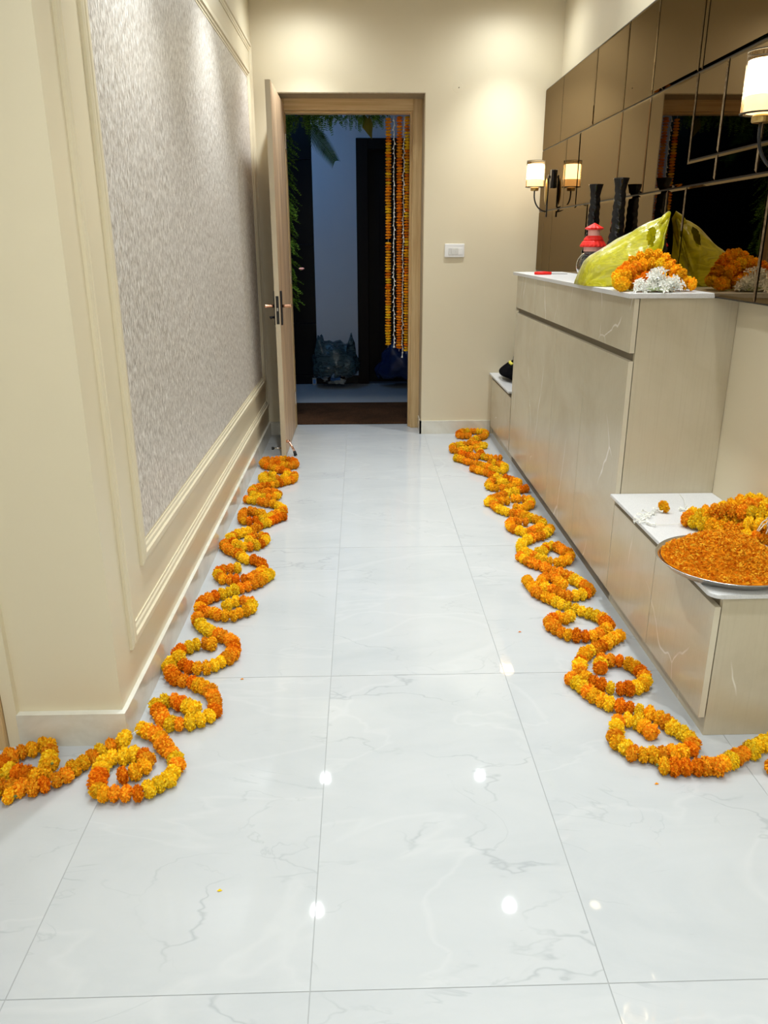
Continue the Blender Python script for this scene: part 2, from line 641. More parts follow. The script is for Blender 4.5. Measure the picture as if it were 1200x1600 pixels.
# the doorway at the left edge
d2 = structure('door_2', (-1.10, 2.0, 0))
MB().box(-1.150, -1.056, 1.975, 2.14, 0, 2.15, .002).build('door_frame', M['oak_frame'], d2)
MB().box(-2.05, -1.150, 2.07, 2.105, .005, 2.10).build('door_leaf', M['oak'], d2)
MB().box(-2.05, -1.056, 1.975, 2.14, 2.10, 2.19, .002).build('door_frame', M['oak_head'], d2)
wf = structure('wall_front', (-2.2, 2.0, 0))
MB().box(-3.0, -2.05, 2.0, 2.14, 0, CEIL).box(-2.05, -1.05, 2.0, 2.14, 2.19, CEIL).build('wall_block', M['wall'], wf)

# room behind the camera
wb = structure('wall_back', (0, -3.8, 0)); MB().box(-3.1, XR + .1, -3.9, -3.8, 0, CEIL).build('wall_block', M['wall_end'], wb)
wbl = structure('wall_far_left', (-3.0, 0, 0)); MB().box(-3.1, -3.0, -3.8, 2.14, 0, CEIL).build('wall_block', M['wall_end'], wbl)

# right wall
wr = structure('wall_right', (XR, 0, 0)); MB().box(XR, XR + .12, -3.8, YE + .33, 0, CEIL).build('wall_block', M['wall_end'], wr)

# end wall with the doorway
we = structure('wall_end', (0, YE, 0))
OX0, OX1, OZ = -.600, .461, 2.385
MB().box(XL, OX0, YE, YE + .33, 0, CEIL).box(OX1, XR, YE, YE + .33, 0, CEIL).box(OX0, OX1, YE, YE + .33, OZ, CEIL) \
    .build('wall_block', M['wall_end'], we)
m = MB().lathe([(.0, -.0006), (.034, -.0006), (.036, 0)], (.679, YE - .0002, 2.419), 28, axis='y')
m.build('plaster_patch', M['wall_end'], we)
MB().lathe([(.0045, -.0012), (.0045, 0)], (.688, YE - .0005, 2.416), 10, axis='y').build('screw_hole', M['dark_gap'], we)
bbe = structure('baseboard_end', (.7, YE, 0))
MB().box(OX1 - .012, .998, YE - .013, YE, 0, .103).box(OX1 - .012, OX1 + .001, YE - .013, 6.172, 0, .103).build('skirting', M['base'], bbe)
MB().box(XL + .014, OX0, YE - .013, YE, 0, .103).build('skirting', M['base'], bbe)

# ------------------------------------------------------------------ the open entrance door
d1 = structure('door_1', (0, 6.18, 0))
rv = MB().box(OX1 - .006, OX1 + .001, YE + .002, 6.178, .103, OZ)
rv.box(OX0, OX0 + .006, YE + .002, 6.178, 0, OZ).box(OX0, OX1, YE + .002, 6.178, OZ - .006, OZ + .001)
rv.build('reveal_lining', M['reveal'], d1)
YF = 6.178
fr = MB().box(.388, OX1 - .004, YF, 6.30, 0, OZ - .004, .003).build('door_frame', M['oak_frame'], d1)
MB().box(OX0, -.528, YF, 6.30, 0, OZ - .004, .003).build('door_frame', M['oak_frame'], d1)
MB().box(-.530, .390, YF + .0005, 6.30, 2.306, OZ - .004, .003).build('door_frame', M['oak_head'], d1)
MB().box(.372, .389, YF + .045, 6.30, 0, 2.307, .002).build('door_stop_strip', M['oak_frame'], d1)
MB().box(-.530, .389, YF + .046, 6.30, 2.292, 2.3065, .002).build('door_stop_strip', M['oak_head'], d1)
# leaf, hinged on the left, standing open along the left wall
LX0, LX1, LY0, LY1 = -.563, -.530, 5.297, 6.172
leaf = MB().box(LX0 + .0012, LX1, LY0 + .0015, LY1, .006, 2.343, .0008).build('door_leaf', M['oak'], d1)
MB().box(LX0 + .0005, LX1 - .0005, LY0, LY0 + .0018, .006, 2.343).build('edge_band', M['oak_edge'], leaf)
MB().box(LX0 + .008, LX1 - .006, LY0 - .0012, LY0 + .001, .905, 1.085).build('lock_plate', M['black'], leaf)
MB().box(LX0 + .013, LX1 - .012, LY0 - .004, LY0, .99, 1.01).build('lock_latch', M['steel'], leaf)
for sx, xf in ((1, LX1), (-1, LX0)):
    x1 = xf + sx * .010
    MB().box(min(xf, x1), max(xf, x1), LY0 + .040, LY0 + .082, .895, 1.115, .002).build('handle_plate', M['black'], leaf)
    yl = LY0 + .061
    MB().lathe([(.010, 0), (.0095, .02), (.0125, .058), (.013, .060)] if sx > 0 else [(.013, -.060), (.0125, -.058), (.0095, -.02), (.010, 0)],
               (x1, yl, 1.018), 16, axis='x').build('door_handle', M['rose'], leaf, smooth=True)
    MB().tube([(x1 + sx * .052, yl, 1.018), (x1 + sx * .054, yl + .03, 1.018), (x1 + sx * .050, yl + .115, 1.018)], [.009, .009, .007], 12) \
        .build('door_handle', M['rose'], leaf, smooth=True)
    if sx < 0:
        MB().tube([(x1, yl, .945), (x1 - .022, yl, .945), (x1 - .03, yl, .94)], [.008, .008, .012], 10).build('thumb_turn', M['black'], leaf, smooth=True)
# kick-down holder on the near face, buffer rod on the other
hol = MB().tube([(LX1, LY0 + .05, .10), (LX1 + .022, LY0 + .05, .10)], .010, 12)
hol.tube([(LX1 + .016, LY0 + .05, .105), (LX1 + .040, LY0 + .035, .062), (LX1 + .056, LY0 + .028, .030)], [.008, .008, .009], 10)
hol.build('door_holder', M['rose'], leaf, smooth=True)
MB().tube([(LX1 + .055, LY0 + .029, .033), (LX1 + .063, LY0 + .024, .004)], [.0105, .012], 12).build('holder_foot', M['rubber'], leaf, smooth=True)
MB().tube([(LX0, LY0 + .05, .050), (LX0 - .060, LY0 + .05, .050)], .0075, 10).build('door_buffer', M['steel'], leaf, smooth=True)
MB().tube([(LX0 - .058, LY0 + .05, .050), (LX0 - .072, LY0 + .05, .050)], .011, 10).build('buffer_tip', M['rubber'], leaf, smooth=True)
for hz in (.25, 1.17, 2.10):
    MB().tube([(LX1 + .004, LY1 + .001, hz - .05), (LX1 + .004, LY1 + .001, hz + .05)], .006, 8).build('hinge', M['steel'], d1)

# ------------------------------------------------------------------ the landing outside
of = structure('floor_landing', (0, 6.30, 0))
MB().box(-2.2, 2.2, 6.30, 8.32, -.08, -.004).build('landing_slab', M['outer_floor'], of)
ow = structure('wall_landing', (0, 8.32, 0))
MB().box(-.462, -.030, 8.32, 8.45, .0, 2.9).box(-.030, 2.2, 8.32, 8.45, 2.372, 2.9).build('plastered_wall', M['outer_white'], ow)
for z0, z1 in ((0, .62), (.624, 1.40), (1.404, 2.18), (2.184, 2.9)):
    MB().box(-1.3, -.4645, 8.34, 8.45, z0, z1, .002).build('panel', M['outer_black'], ow)
    MB().box(-2.2, -1.304, 8.34, 8.45, z0, z1, .002).build('panel', M['outer_black'], ow)
MB().box(-2.2, -.03, 8.30, 8.3205, 0, .085).build('skirting', M['outer_black'], ow)
MB().box(-2.32, -2.2, 6.30, 8.45, 0, 2.9).box(2.2, 2.32, 6.30, 8.45, 0, 2.9).build('side_wall', M['outer_black'], ow)
MB().box(-2.2, XL, 6.29, 6.31, 0, 2.9).box(XR, 2.2, 6.29, 6.31, 0, 2.9).build('side_wall', M['outer_black'], ow)
oc = structure('ceiling_landing', (0, 7.3, 2.9))
MB().box(-2.32, 2.32, YE + .33, 8.45, 2.9, 3.0).build('ceiling_slab', M['outer_white'], oc)
d3 = structure('door_3', (.45, 8.32, 0))
MB().box(-.030, .085, 8.29, 8.44, 0, 2.372, .004).build('door_frame', M['outer_brown'], d3)
MB().box(.92, 1.02, 8.29, 8.44, 0, 2.372, .004).build('door_frame', M['outer_brown'], d3)
MB().box(.085, .92, 8.2905, 8.44, 2.275, 2.372, .004).build('door_frame', M['outer_brown'], d3)
lf3 = MB().box(.085, .92, 8.36, 8.40, .01, 2.275).build('door_leaf', plain('dark_door', (.006, .004, .003), .5, spec=.2), d3)
MB().box(.20, .80, 8.352, 8.361, .25, 1.0, .003).box(.20, .80, 8.352, 8.361, 1.15, 2.1, .003).build('raised_panel', M['outer_brown'], lf3)
MB().box(1.02, 2.2, 8.34, 8.45, 0, 2.372).build('plastered_wall', M['outer_white'], ow)
# ceiling lamp of the landing, out of view to the left
ll = thing('landing_lamp', 'round ceiling lamp of the landing outside the door', 'lamp', (-.9, 7.25, 2.9))
MB().lathe([(.0, -.03), (.14, -.03), (.15, -.012), (.15, 0)], (-.9, 7.25, 2.9), 24).build('lamp_shade', plain('cool_lamp', (1, 1, 1), .5, emit=CORRIDOR_COL, estr=CORRIDOR_POWER), ll)

# ================================================================== cabinets on the right
XF = 1.0


def prism_slab(name, outline, z0, z1, mat, parent=None, bevel=.002, loc=None):
    m = MB()
    bm = m.bm
    lo = [bm.verts.new((x, y, z0)) for x, y in outline]
    hi = [bm.verts.new((x, y, z1)) for x, y in outline]
    n = len(outline)
    bm.faces.new(lo[::-1]); bm.faces.new(hi)
    for k in range(n):
        bm.faces.new((lo[k], lo[(k + 1) % n], hi[(k + 1) % n], hi[k]))
    if bevel:
        es = [e for e in bm.edges if abs(e.verts[0].co.z - e.verts[1].co.z) < 1e-6]
        bmesh.ops.bevel(bm, geom=es, offset=bevel, segments=2, affect='EDGES', profile=.6)
    return m.build(name, mat, parent, loc=loc)


def round_corner(cx, cy, r, a0, a1, n=6):
    return [(cx + r * cos(a0 + (a1 - a0) * k / n), cy + r * sin(a0 + (a1 - a0) * k / n)) for k in range(n + 1)]


def front(name, y0, y1, z0, z1, par, edge_near=False):
    """a door or drawer front 18 mm thick on the plane x = XF, with a light edge band"""
    f = MB().box(XF, XF + .018, y0 + .0019, y1 - .0019, z0, z1, .0008).build(name, M['lam'], par)
    if edge_near:
        MB().box(XF + .0008, XF + .0178, y0 + .0008, y0 + .0021, z0 + .0008, z1 - .0008).build('edge_band', M['lam_edge'], f)
    return f


YM0, YM1 = 2.915, 5.150
cab = thing('cabinet', 'tall beige stone-look cabinet with drawers under the white counter', 'cabinet', (1.19, 4.0, 0))
MB().box(XF + .021, XR - .001, YM0 + .018, YM1, .05, ZC - .0185).build('carcass', M['dark_gap'], cab)
MB().box(XF + .021, XR - .001, YM0, YM0 + .018, 0, ZC - .018, .0008).build('side_panel', M['lam'], cab)
MB().box(XF + .021, XR - .001, YM1 - .001, YM1 + .017, 0, ZC - .018, .0008).build('side_panel', M['lam'], cab)
MB().box(XF + .022, XF + .034, YM0 + .02, YM1, 0, .062).build('plinth', M['dark_gap'], cab)
for y0, y1 in ((YM0, 3.485), (3.485, 4.59), (4.59, YM1)):
    front('drawer', y0, y1, 1.020, ZC - .0195, cab, y0 == YM0)
for y0, y1 in ((YM0, 3.485), (3.485, 4.04), (4.04, 4.59), (4.59, YM1)):
    front('door', y0, y1, .062, .990, cab, y0 == YM0)
MB().box(XF + .002, XF + .02, YM1 - .002, YM1 + .016, 1.0, 1.02).build('handle_groove_cap', M['lam'], cab)

top = prism_slab('worktop', [(XF - .025, 2.903), (XM + .003, 2.903), (XM + .003, YM1 + .02), (XF - .025, YM1 + .02)],
                 ZC - .018, ZC, M['quartz'], loc=(1.13, 4.0, ZC - .018))
tag(top, 'long white quartz counter top on the tall cabinet', 'worktop')


def bench(label, y0, y1, seams, near):
    b = thing('bench_cabinet', label, 'cabinet', (1.19, (y0 + y1) / 2, 0))
    e0 = y0 if near else y0 + .001
    MB().box(XF + .021, XR - .001, e0 + .018, y1, .05, ZB - .0135).build('carcass', M['dark_gap'], b)
    if near:
        MB().box(XF + .021, XR - .001, e0, e0 + .018, 0, ZB - .013, .0008).build('side_panel', M['lam'], b)
    else:
        MB().box(XF + .001, XF + .021, y1 - .018, y1, 0, ZB - .013).build('filler_strip', M['lam'], b)
    MB().box(XF + .022, XF + .034, e0 + .002, y1, 0, .062).build('plinth', M['lam'], b)
    ys_ = [e0] + seams + [y1 if near else y1 - .018]
    for a, c in zip(ys_, ys_[1:]):
        front('door', a, c, .062, .428, b, near and a == e0)
    return b


bench('low beige stone-look cabinet nearest the camera, beside the tall cabinet', 1.985, YM0 - .002, [2.446], True)
bench('low beige stone-look cabinet in the far corner by the end wall', YM1 + .019, YE - .001, [], False)
sb = prism_slab('worktop', round_corner(XF - .02 + .03, 1.972 + .03, .03, pi, 1.5 * pi) + [(XR - .001, 1.972), (XR - .001, YM0 - .001), (XF - .02, YM0 - .001)],
                ZB - .013, ZB, M['quartz'], bevel=.003, loc=(1.18, 2.44, ZB - .013))
tag(sb, 'white quartz bench top carrying the tray of orange petals', 'worktop')
sb2 = prism_slab('worktop', [(XF - .02, YM1 + .0185), (XR - .001, YM1 + .0185), (XR - .001, YE - .001), (XF - .02, YE - .001)],
                 ZB - .013, ZB, M['quartz'], loc=(1.18, 5.56, ZB - .013))
tag(sb2, 'white quartz bench top in the far corner under the black bag', 'worktop')

# ------------------------------------------------------------------ mirror wall
mw = thing('wall_mirror', 'bronze tinted mirror wall of rectangular panels above the counter', 'mirror', (XR, 3.6, ZC))
MB().box(XM + .006, XR - .0005, 1.3, YE - .001, ZC - .017, 2.405).build('backing', M['mirror_back'], mw)


def mirror_panel(poly):
    """poly: outline (y, z) counter-clockwise; bevelled rim towards the room"""
    n = len(poly)

    def inset(d):
        out = []
        for k in range(n):
            p0, p1, p2 = Vector(poly[k - 1]), Vector(poly[k]), Vector(poly[(k + 1) % n])
            e1 = (p1 - p0).normalized(); e2 = (p2 - p1).normalized()
            n1 = Vector((-e1.y, e1.x)); n2 = Vector((-e2.y, e2.x))
            out.append(p1 + (n1 + n2) * d)
        return out
    m = MB(); bm = m.bm
    loops = [[bm.verts.new((x, p.x, p.y)) for p in inset(d)] for d, x in ((.0035, XM + .0055), (.0035, XM + .0025), (.0125, XM))]
    for a, b in zip(loops, loops[1:]):
        for k in range(n):
            bm.faces.new((a[k], a[(k + 1) % n], b[(k + 1) % n], b[k]))
    bm.faces.new(loops[-1])
    return m.build('mirror_panel', M['mirror'], mw)


def rect(y0, y1, z0, z1):
    return [(y0, z0), (y1, z0), (y1, z1), (y0, z1)]


def row(bounds, z0, z1):
    for a, b in zip(bounds, bounds[1:]):
        mirror_panel(rect(b, a, z0, z1))


ZM0, ZM1, ZM2, ZM3 = ZC - .015, 1.621, 2.020, 2.402
row([5.967, 5.46, 4.715, 4.19, 3.795, 3.300, 3.262, 2.60, 1.95, 1.31], ZM2, ZM3)
row([5.967, 5.27, 4.955, 4.19, 3.795], ZM1, ZM2)
ZJ = 1.713
mirror_panel([(3.030, ZM1), (3.795, ZM1), (3.795, ZM2), (3.288, ZM2), (3.288, ZJ), (3.030, ZJ)])
row([3.288, 3.030, 2.715, 2.25, 1.78, 1.31], ZJ, ZM2)
row([3.030, 2.715, 2.25, 1.78, 1.31], ZM1, ZJ)
row([5.967, 5.79, 5.55, 4.69, 3.48, 3.28, 2.60, 1.95, 1.31], ZM0, ZM1)

# ------------------------------------------------------------------ sconces


def sconce(y, label):
    sx = XM - .122
    s = thing('wall_sconce', label, 'lamp', (XM, y, 1.70), 'sconces on the mirror wall')
    MB().box(XM - .021, XM - .0005, y - .020, y + .020, 1.755, 1.868, .002).box(XM - .034, XM - .018, y - .006, y + .006, 1.815, 1.830).build('mount', M['black'], s)
    MB().box(XM - .038, XM - .029, y - .007, y + .007, 1.575, 1.835, .002).build('bar', M['black'], s)
    m = MB()
    m.lathe([(.0, -.007), (.030, -.006), (.040, 0), (.030, .004), (0, .004)], (0, 0, 0), 28, axis='x')
    for v in m.bm.verts:
        v.co = Vector((v.co.x + XM - .044, v.co.y * .9 + y, v.co.z * 2.1 + 1.735))
    m.build('oval_plate', M['brass'], s, smooth=True)
    pts = []
    for k in range(13):
        a = -pi / 2 - (pi / 2) * k / 12
        pts.append((XM - .036 + cos(a) * (XM - .036 - sx), y, 1.715 + sin(a) * .105))
    pts.append((sx, y, 1.74))
    MB().tube(pts, .0048, 10).build('arm', M['black'], s, smooth=True)
    MB().lathe([(.0, 0), (.024, 0), (.027, .004), (.027, .017), (.022, .021), (.0, .021)], (sx, y, 1.738), 24).build('cup', M['brass'], s)
    MB().lathe([(.0615, 0), (.0615, .004), (.052, .004), (.052, 0), (.0615, 0)], (sx, y, 1.760), 32, cap=False).build('rim', M['black'], s)
    MB().lathe([(.0600, 0), (.0600, .003), (.0560, .003), (.0560, 0), (.0600, 0)], (sx, y, 1.919), 32, cap=False).build('rim', M['black'], s)
    rib = lambda a, h: 1 + .012 * cos(a * 36)
    MB().lathe([(.0585, 1.764), (.0585, 1.921)], (sx, y, 0), 144, wob=rib, cap=False).build('glass_shade', M['amber'], s, smooth=True)
    MB().lathe([(.0, .0), (.044, 0), (.044, .045)], (sx, y, 1.764), 32, cap=False).build('lower_diffuser', M['glow_low'], s, smooth=True)
    MB().lathe([(.044, 1.809), (.044, 1.900), (.0, 1.902)], (sx, y, 0), 32, cap=False).build('glowing_tube', M['glow'], s, smooth=True)
    return s


sconce(5.57, 'lit black sconce with cylindrical amber shade near the end wall')
sconce(2.47, 'lit black sconce with cylindrical amber shade at the right picture edge')

# ------------------------------------------------------------------ ceiling downlights
for j, yy in enumerate((5.60, 4.20, 2.80, 1.40, 0.0, -1.5, -3.0)):
    for side, xx in (('left', -.346), ('right', .986)):
        ordn = ('first', 'second', 'third', 'fourth', 'fifth', 'sixth', 'seventh')[j]
        t = thing('downlight', f'round recessed ceiling downlight, {ordn} from the doorway in the {side} row', 'lamp', (xx, yy, CEIL), 'recessed ceiling downlights')
        MB().lathe([(.050, -.004), (.052, -.001), (.052, 0), (.040, 0), (.036, -.003), (.050, -.004)], (xx, yy, CEIL), 28, cap=False).build('trim_ring', M['white_plastic'], t)
        MB().lathe([(.0, -.001), (.036, -.001)], (xx, yy, CEIL), 24, cap=False).build('diffuser', M['diffuser'], t)
        ld = bpy.data.lights.new('downlight_beam', 'SPOT')
        ld.energy = DOWN_POWER * (.78, 1.05, 1.0, .72, .72, .72, .72)[j]; ld.color = DOWN_COL
        ld.spot_size = radians(84); ld.spot_blend = .85; ld.shadow_soft_size = .035
        lo = bpy.data.objects.new('beam', ld); COL.objects.link(lo); lo.parent = t; lo.location = (0, 0, -.012)
        ld = bpy.data.lights.new('downlight_spill', 'SPOT')
        ld.energy = SPILL_POWER * (1.0 if j < 3 else .8); ld.color = DOWN_COL
        ld.spot_size = radians(172); ld.spot_blend = .9; ld.shadow_soft_size = .035
        lo = bpy.data.objects.new('spill', ld); COL.objects.link(lo); lo.parent = t; lo.location = (0, 0, -.012)
# living room lamp behind the camera
pg = plain('panel_glow', (1, 1, 1), .5, emit=DOWN_COL, estr=ROOM_POWER)
for px, lab in ((-1.8, 'square ceiling panel lamp behind the camera, over the left side'), (.2, 'square ceiling panel lamp behind the camera, over the middle')):
    rl = thing('panel_lamp', lab, 'lamp', (px, -1.3, CEIL))
    MB().box(px - .4, px + .4, -1.7, -.9, CEIL - .02, CEIL - .001, .004).build('lamp_panel', pg, rl)

# ------------------------------------------------------------------ switch plate on the end wall
sw = thing('light_switch', 'white switch plate with three rockers on the cream end wall', 'switch', (.6865, YE, 1.36))
MB().box(.615, .758, YE - .010, YE - .0002, 1.313, 1.406, .004, 2).build('plate', M['white_plastic'], sw)
for k in range(3):
    MB().box(.642 + k * .0245, .665 + k * .0245, YE - .0125, YE - .009, 1.332, 1.378, .0012).build('rocker', M['button'], sw)
MB().box(.7165, .745, YE - .0115, YE - .009, 1.332, 1.378, .001).build('blank_module', M['white_plastic'], sw)

# ================================================================== marigolds
RF = .0255


def marigold_mesh(seed, squash=.66, npet=190):
    """one bloom, string axis along z: a dense round ball of small frilled petals"""
    rnd = random.Random(seed)
    bm = bmesh.new()
    bmesh.ops.create_icosphere(bm, subdivisions=2, radius=RF * .74)
    for v in bm.verts:
        v.co.z *= squash
    ga = pi * (3 - sqrt(5))
    for i in range(npet):
        z = 1 - 2 * (i + .5) / npet
        z = max(-.95, min(.95, z + rnd.uniform(-.04, .04)))
        a = ga * i + rnd.uniform(-.15, .15)
        s = sqrt(1 - z * z)
        d = Vector((s * cos(a), s * sin(a), z))
        R = RF * rnd.uniform(.90, 1.05)
        tan = d.cross(Vector((rnd.uniform(-1, 1), rnd.uniform(-1, 1), rnd.uniform(-1, 1)))).normalized()
        b2 = d.cross(tan)
        w = RF * rnd.uniform(.24, .32)
        curl = b2 * RF * rnd.uniform(.10, .26)
        p0 = d * RF * .64; p1 = d * R * .88 + curl * .3; p2 = d * R * .99 + curl
        side = tan * w * .5

        def q(v):
            return bm.verts.new(Vector((v.x, v.y, v.z * squash)))
        a0, a1 = q(p0 - side * .6), q(p0 + side * .6)
        m0, m1 = q(p1 - side * 1.05), q(p1 + side * 1.05)
        t0, tm, t1 = q(p2 - side * .8), q(p2 + d * R * .05), q(p2 + side * .8)
        bm.faces.new((a0, a1, m1, m0))
        bm.faces.new((m0, m1, t1, tm)); bm.faces.new((m0, tm, t0))
    me = bpy.data.meshes.new('marigold')
    bm.to_mesh(me); bm.free()
    return me


BLOOM = {}
for cname in ('orange', 'deep', 'yellow', 'amberp'):
    BLOOM[cname] = []
    for k in range(4):
        me = marigold_mesh(11 + k * 7)
        me.materials.append(M[cname])
        BLOOM[cname].append(me)
DISC = {}
for cname in ('orange', 'deep', 'yellow', 'amberp'):
    DISC[cname] = []
    for k in range(2):
        me = marigold_mesh(91 + k * 5, .42, 110)
        me.materials.append(M[cname])
        DISC[cname].append(me)

rng = random.Random(5)


def colour_seq(n, rnd, mix=None):
    """short runs of the same colour, as the strings are threaded"""
    out = []
    mix = mix or (('orange', .33), ('deep', .15), ('yellow', .30), ('amberp', .22))
    while len(out) < n:
        r = rnd.random(); acc = 0
        for c, p in mix:
            acc += p
            if r < acc:
                break
        out += [c] * rnd.choice((1, 1, 1, 2, 2))
    return out[:n]


def place_bloom(par, pos, direction, col, size=1.0, meshes=None, rnd=rng):
    me = rnd.choice((meshes or BLOOM)[col])
    o = link('marigold', me, None, par)
    d = Vector(direction).normalized()
    qn = d.to_track_quat('Z', 'Y')
    o.rotation_mode = 'QUATERNION'
    from mathutils import Quaternion
    o.rotation_quaternion = qn @ Quaternion((0, 0, 1), rnd.uniform(0, 6.28))
    k = size * rnd.uniform(.92, 1.08)
    o.scale = (k, k, k * rnd.uniform(.92, 1.1))
    o.location = Vector(pos) - Vector(par.location)
    return o


def resample(pts, step):
    """Catmull-Rom through the points, then even steps"""
    P = [Vector(p) for p in pts]
    if len(P) == 2:
        P = [P[0], (P[0] + P[1]) / 2, P[1]]
    fine = []
    for i in range(len(P) - 1):
        p0 = P[i - 1] if i else P[0] * 2 - P[1]
        p1, p2 = P[i], P[i + 1]
        p3 = P[i + 2] if i + 2 < len(P) else P[-1] * 2 - P[-2]
        for k in range(12):
            t = k / 12
            fine.append(.5 * ((2 * p1) + (p2 - p0) * t + (2 * p0 - 5 * p1 + 4 * p2 - p3) * t * t + (3 * p1 - p0 - 3 * p2 + p3) * t ** 3))
    fine.append(P[-1])
    L = [0]
    for a, b in zip(fine, fine[1:]):
        L.append(L[-1] + (b - a).length)
    n = max(1, round(L[-1] / step))
    out = []; j = 0
    for k in range(n + 1):
        s = L[-1] * k / n
        while j < len(L) - 2 and L[j + 1] < s:
            j += 1
        t = (s - L[j]) / max(1e-9, L[j + 1] - L[j])
        out.append(fine[j].lerp(fine[j + 1], min(1, t)))
    return out


TAKEN = []


def floor_garland(pts, label, group, name='marigold_garland'):
    pp = resample([(x, y, RF * .97) for x, y in pts], .0305)
    c = sum(pp, Vector()) / len(pp)
    g = thing(name, label, 'garland', (c.x, c.y, 0), group)
    cols = colour_seq(len(pp), rng)
    mine = []
    line = []
    for i, p in enumerate(pp):
        p = p.copy()
        p.x += rng.uniform(-.002, .002)
        p.y = min(p.y, YE - .013 - .027)
        if p.y > 1.964:
            if p.x < -.70:
                p.y = 1.963
            else:
                p.x = min(max(p.x, XL + .014 + .027), .987)
        near = [q for q in TAKEN if (q.xy - p.xy).length < .030] + [q for q in mine[:-2] if (q.xy - p.xy).length < .027]
        if near:
            p.z = min(max(q.z for q in near) + .018, RF + .03)
        size = 1.0 + rng.uniform(-.06, .08)
        d = pp[min(i + 1, len(pp) - 1)] - pp[max(i - 1, 0)]
        place_bloom(g, p, d, cols[i], size)
        mine.append(p); line.append(p)
    TAKEN.extend(mine)
    if len(line) > 2:
        MB().tube(line, .0012, 5).build('thread', M['thread'], g)
    # a green calyx at the end of the string
    e = line[-1] + (line[-1] - line[-2]).normalized() * .018
    MB().blob(e, (.005, .005, .004), 1).build('calyx', M['calyx'], g)
    return g


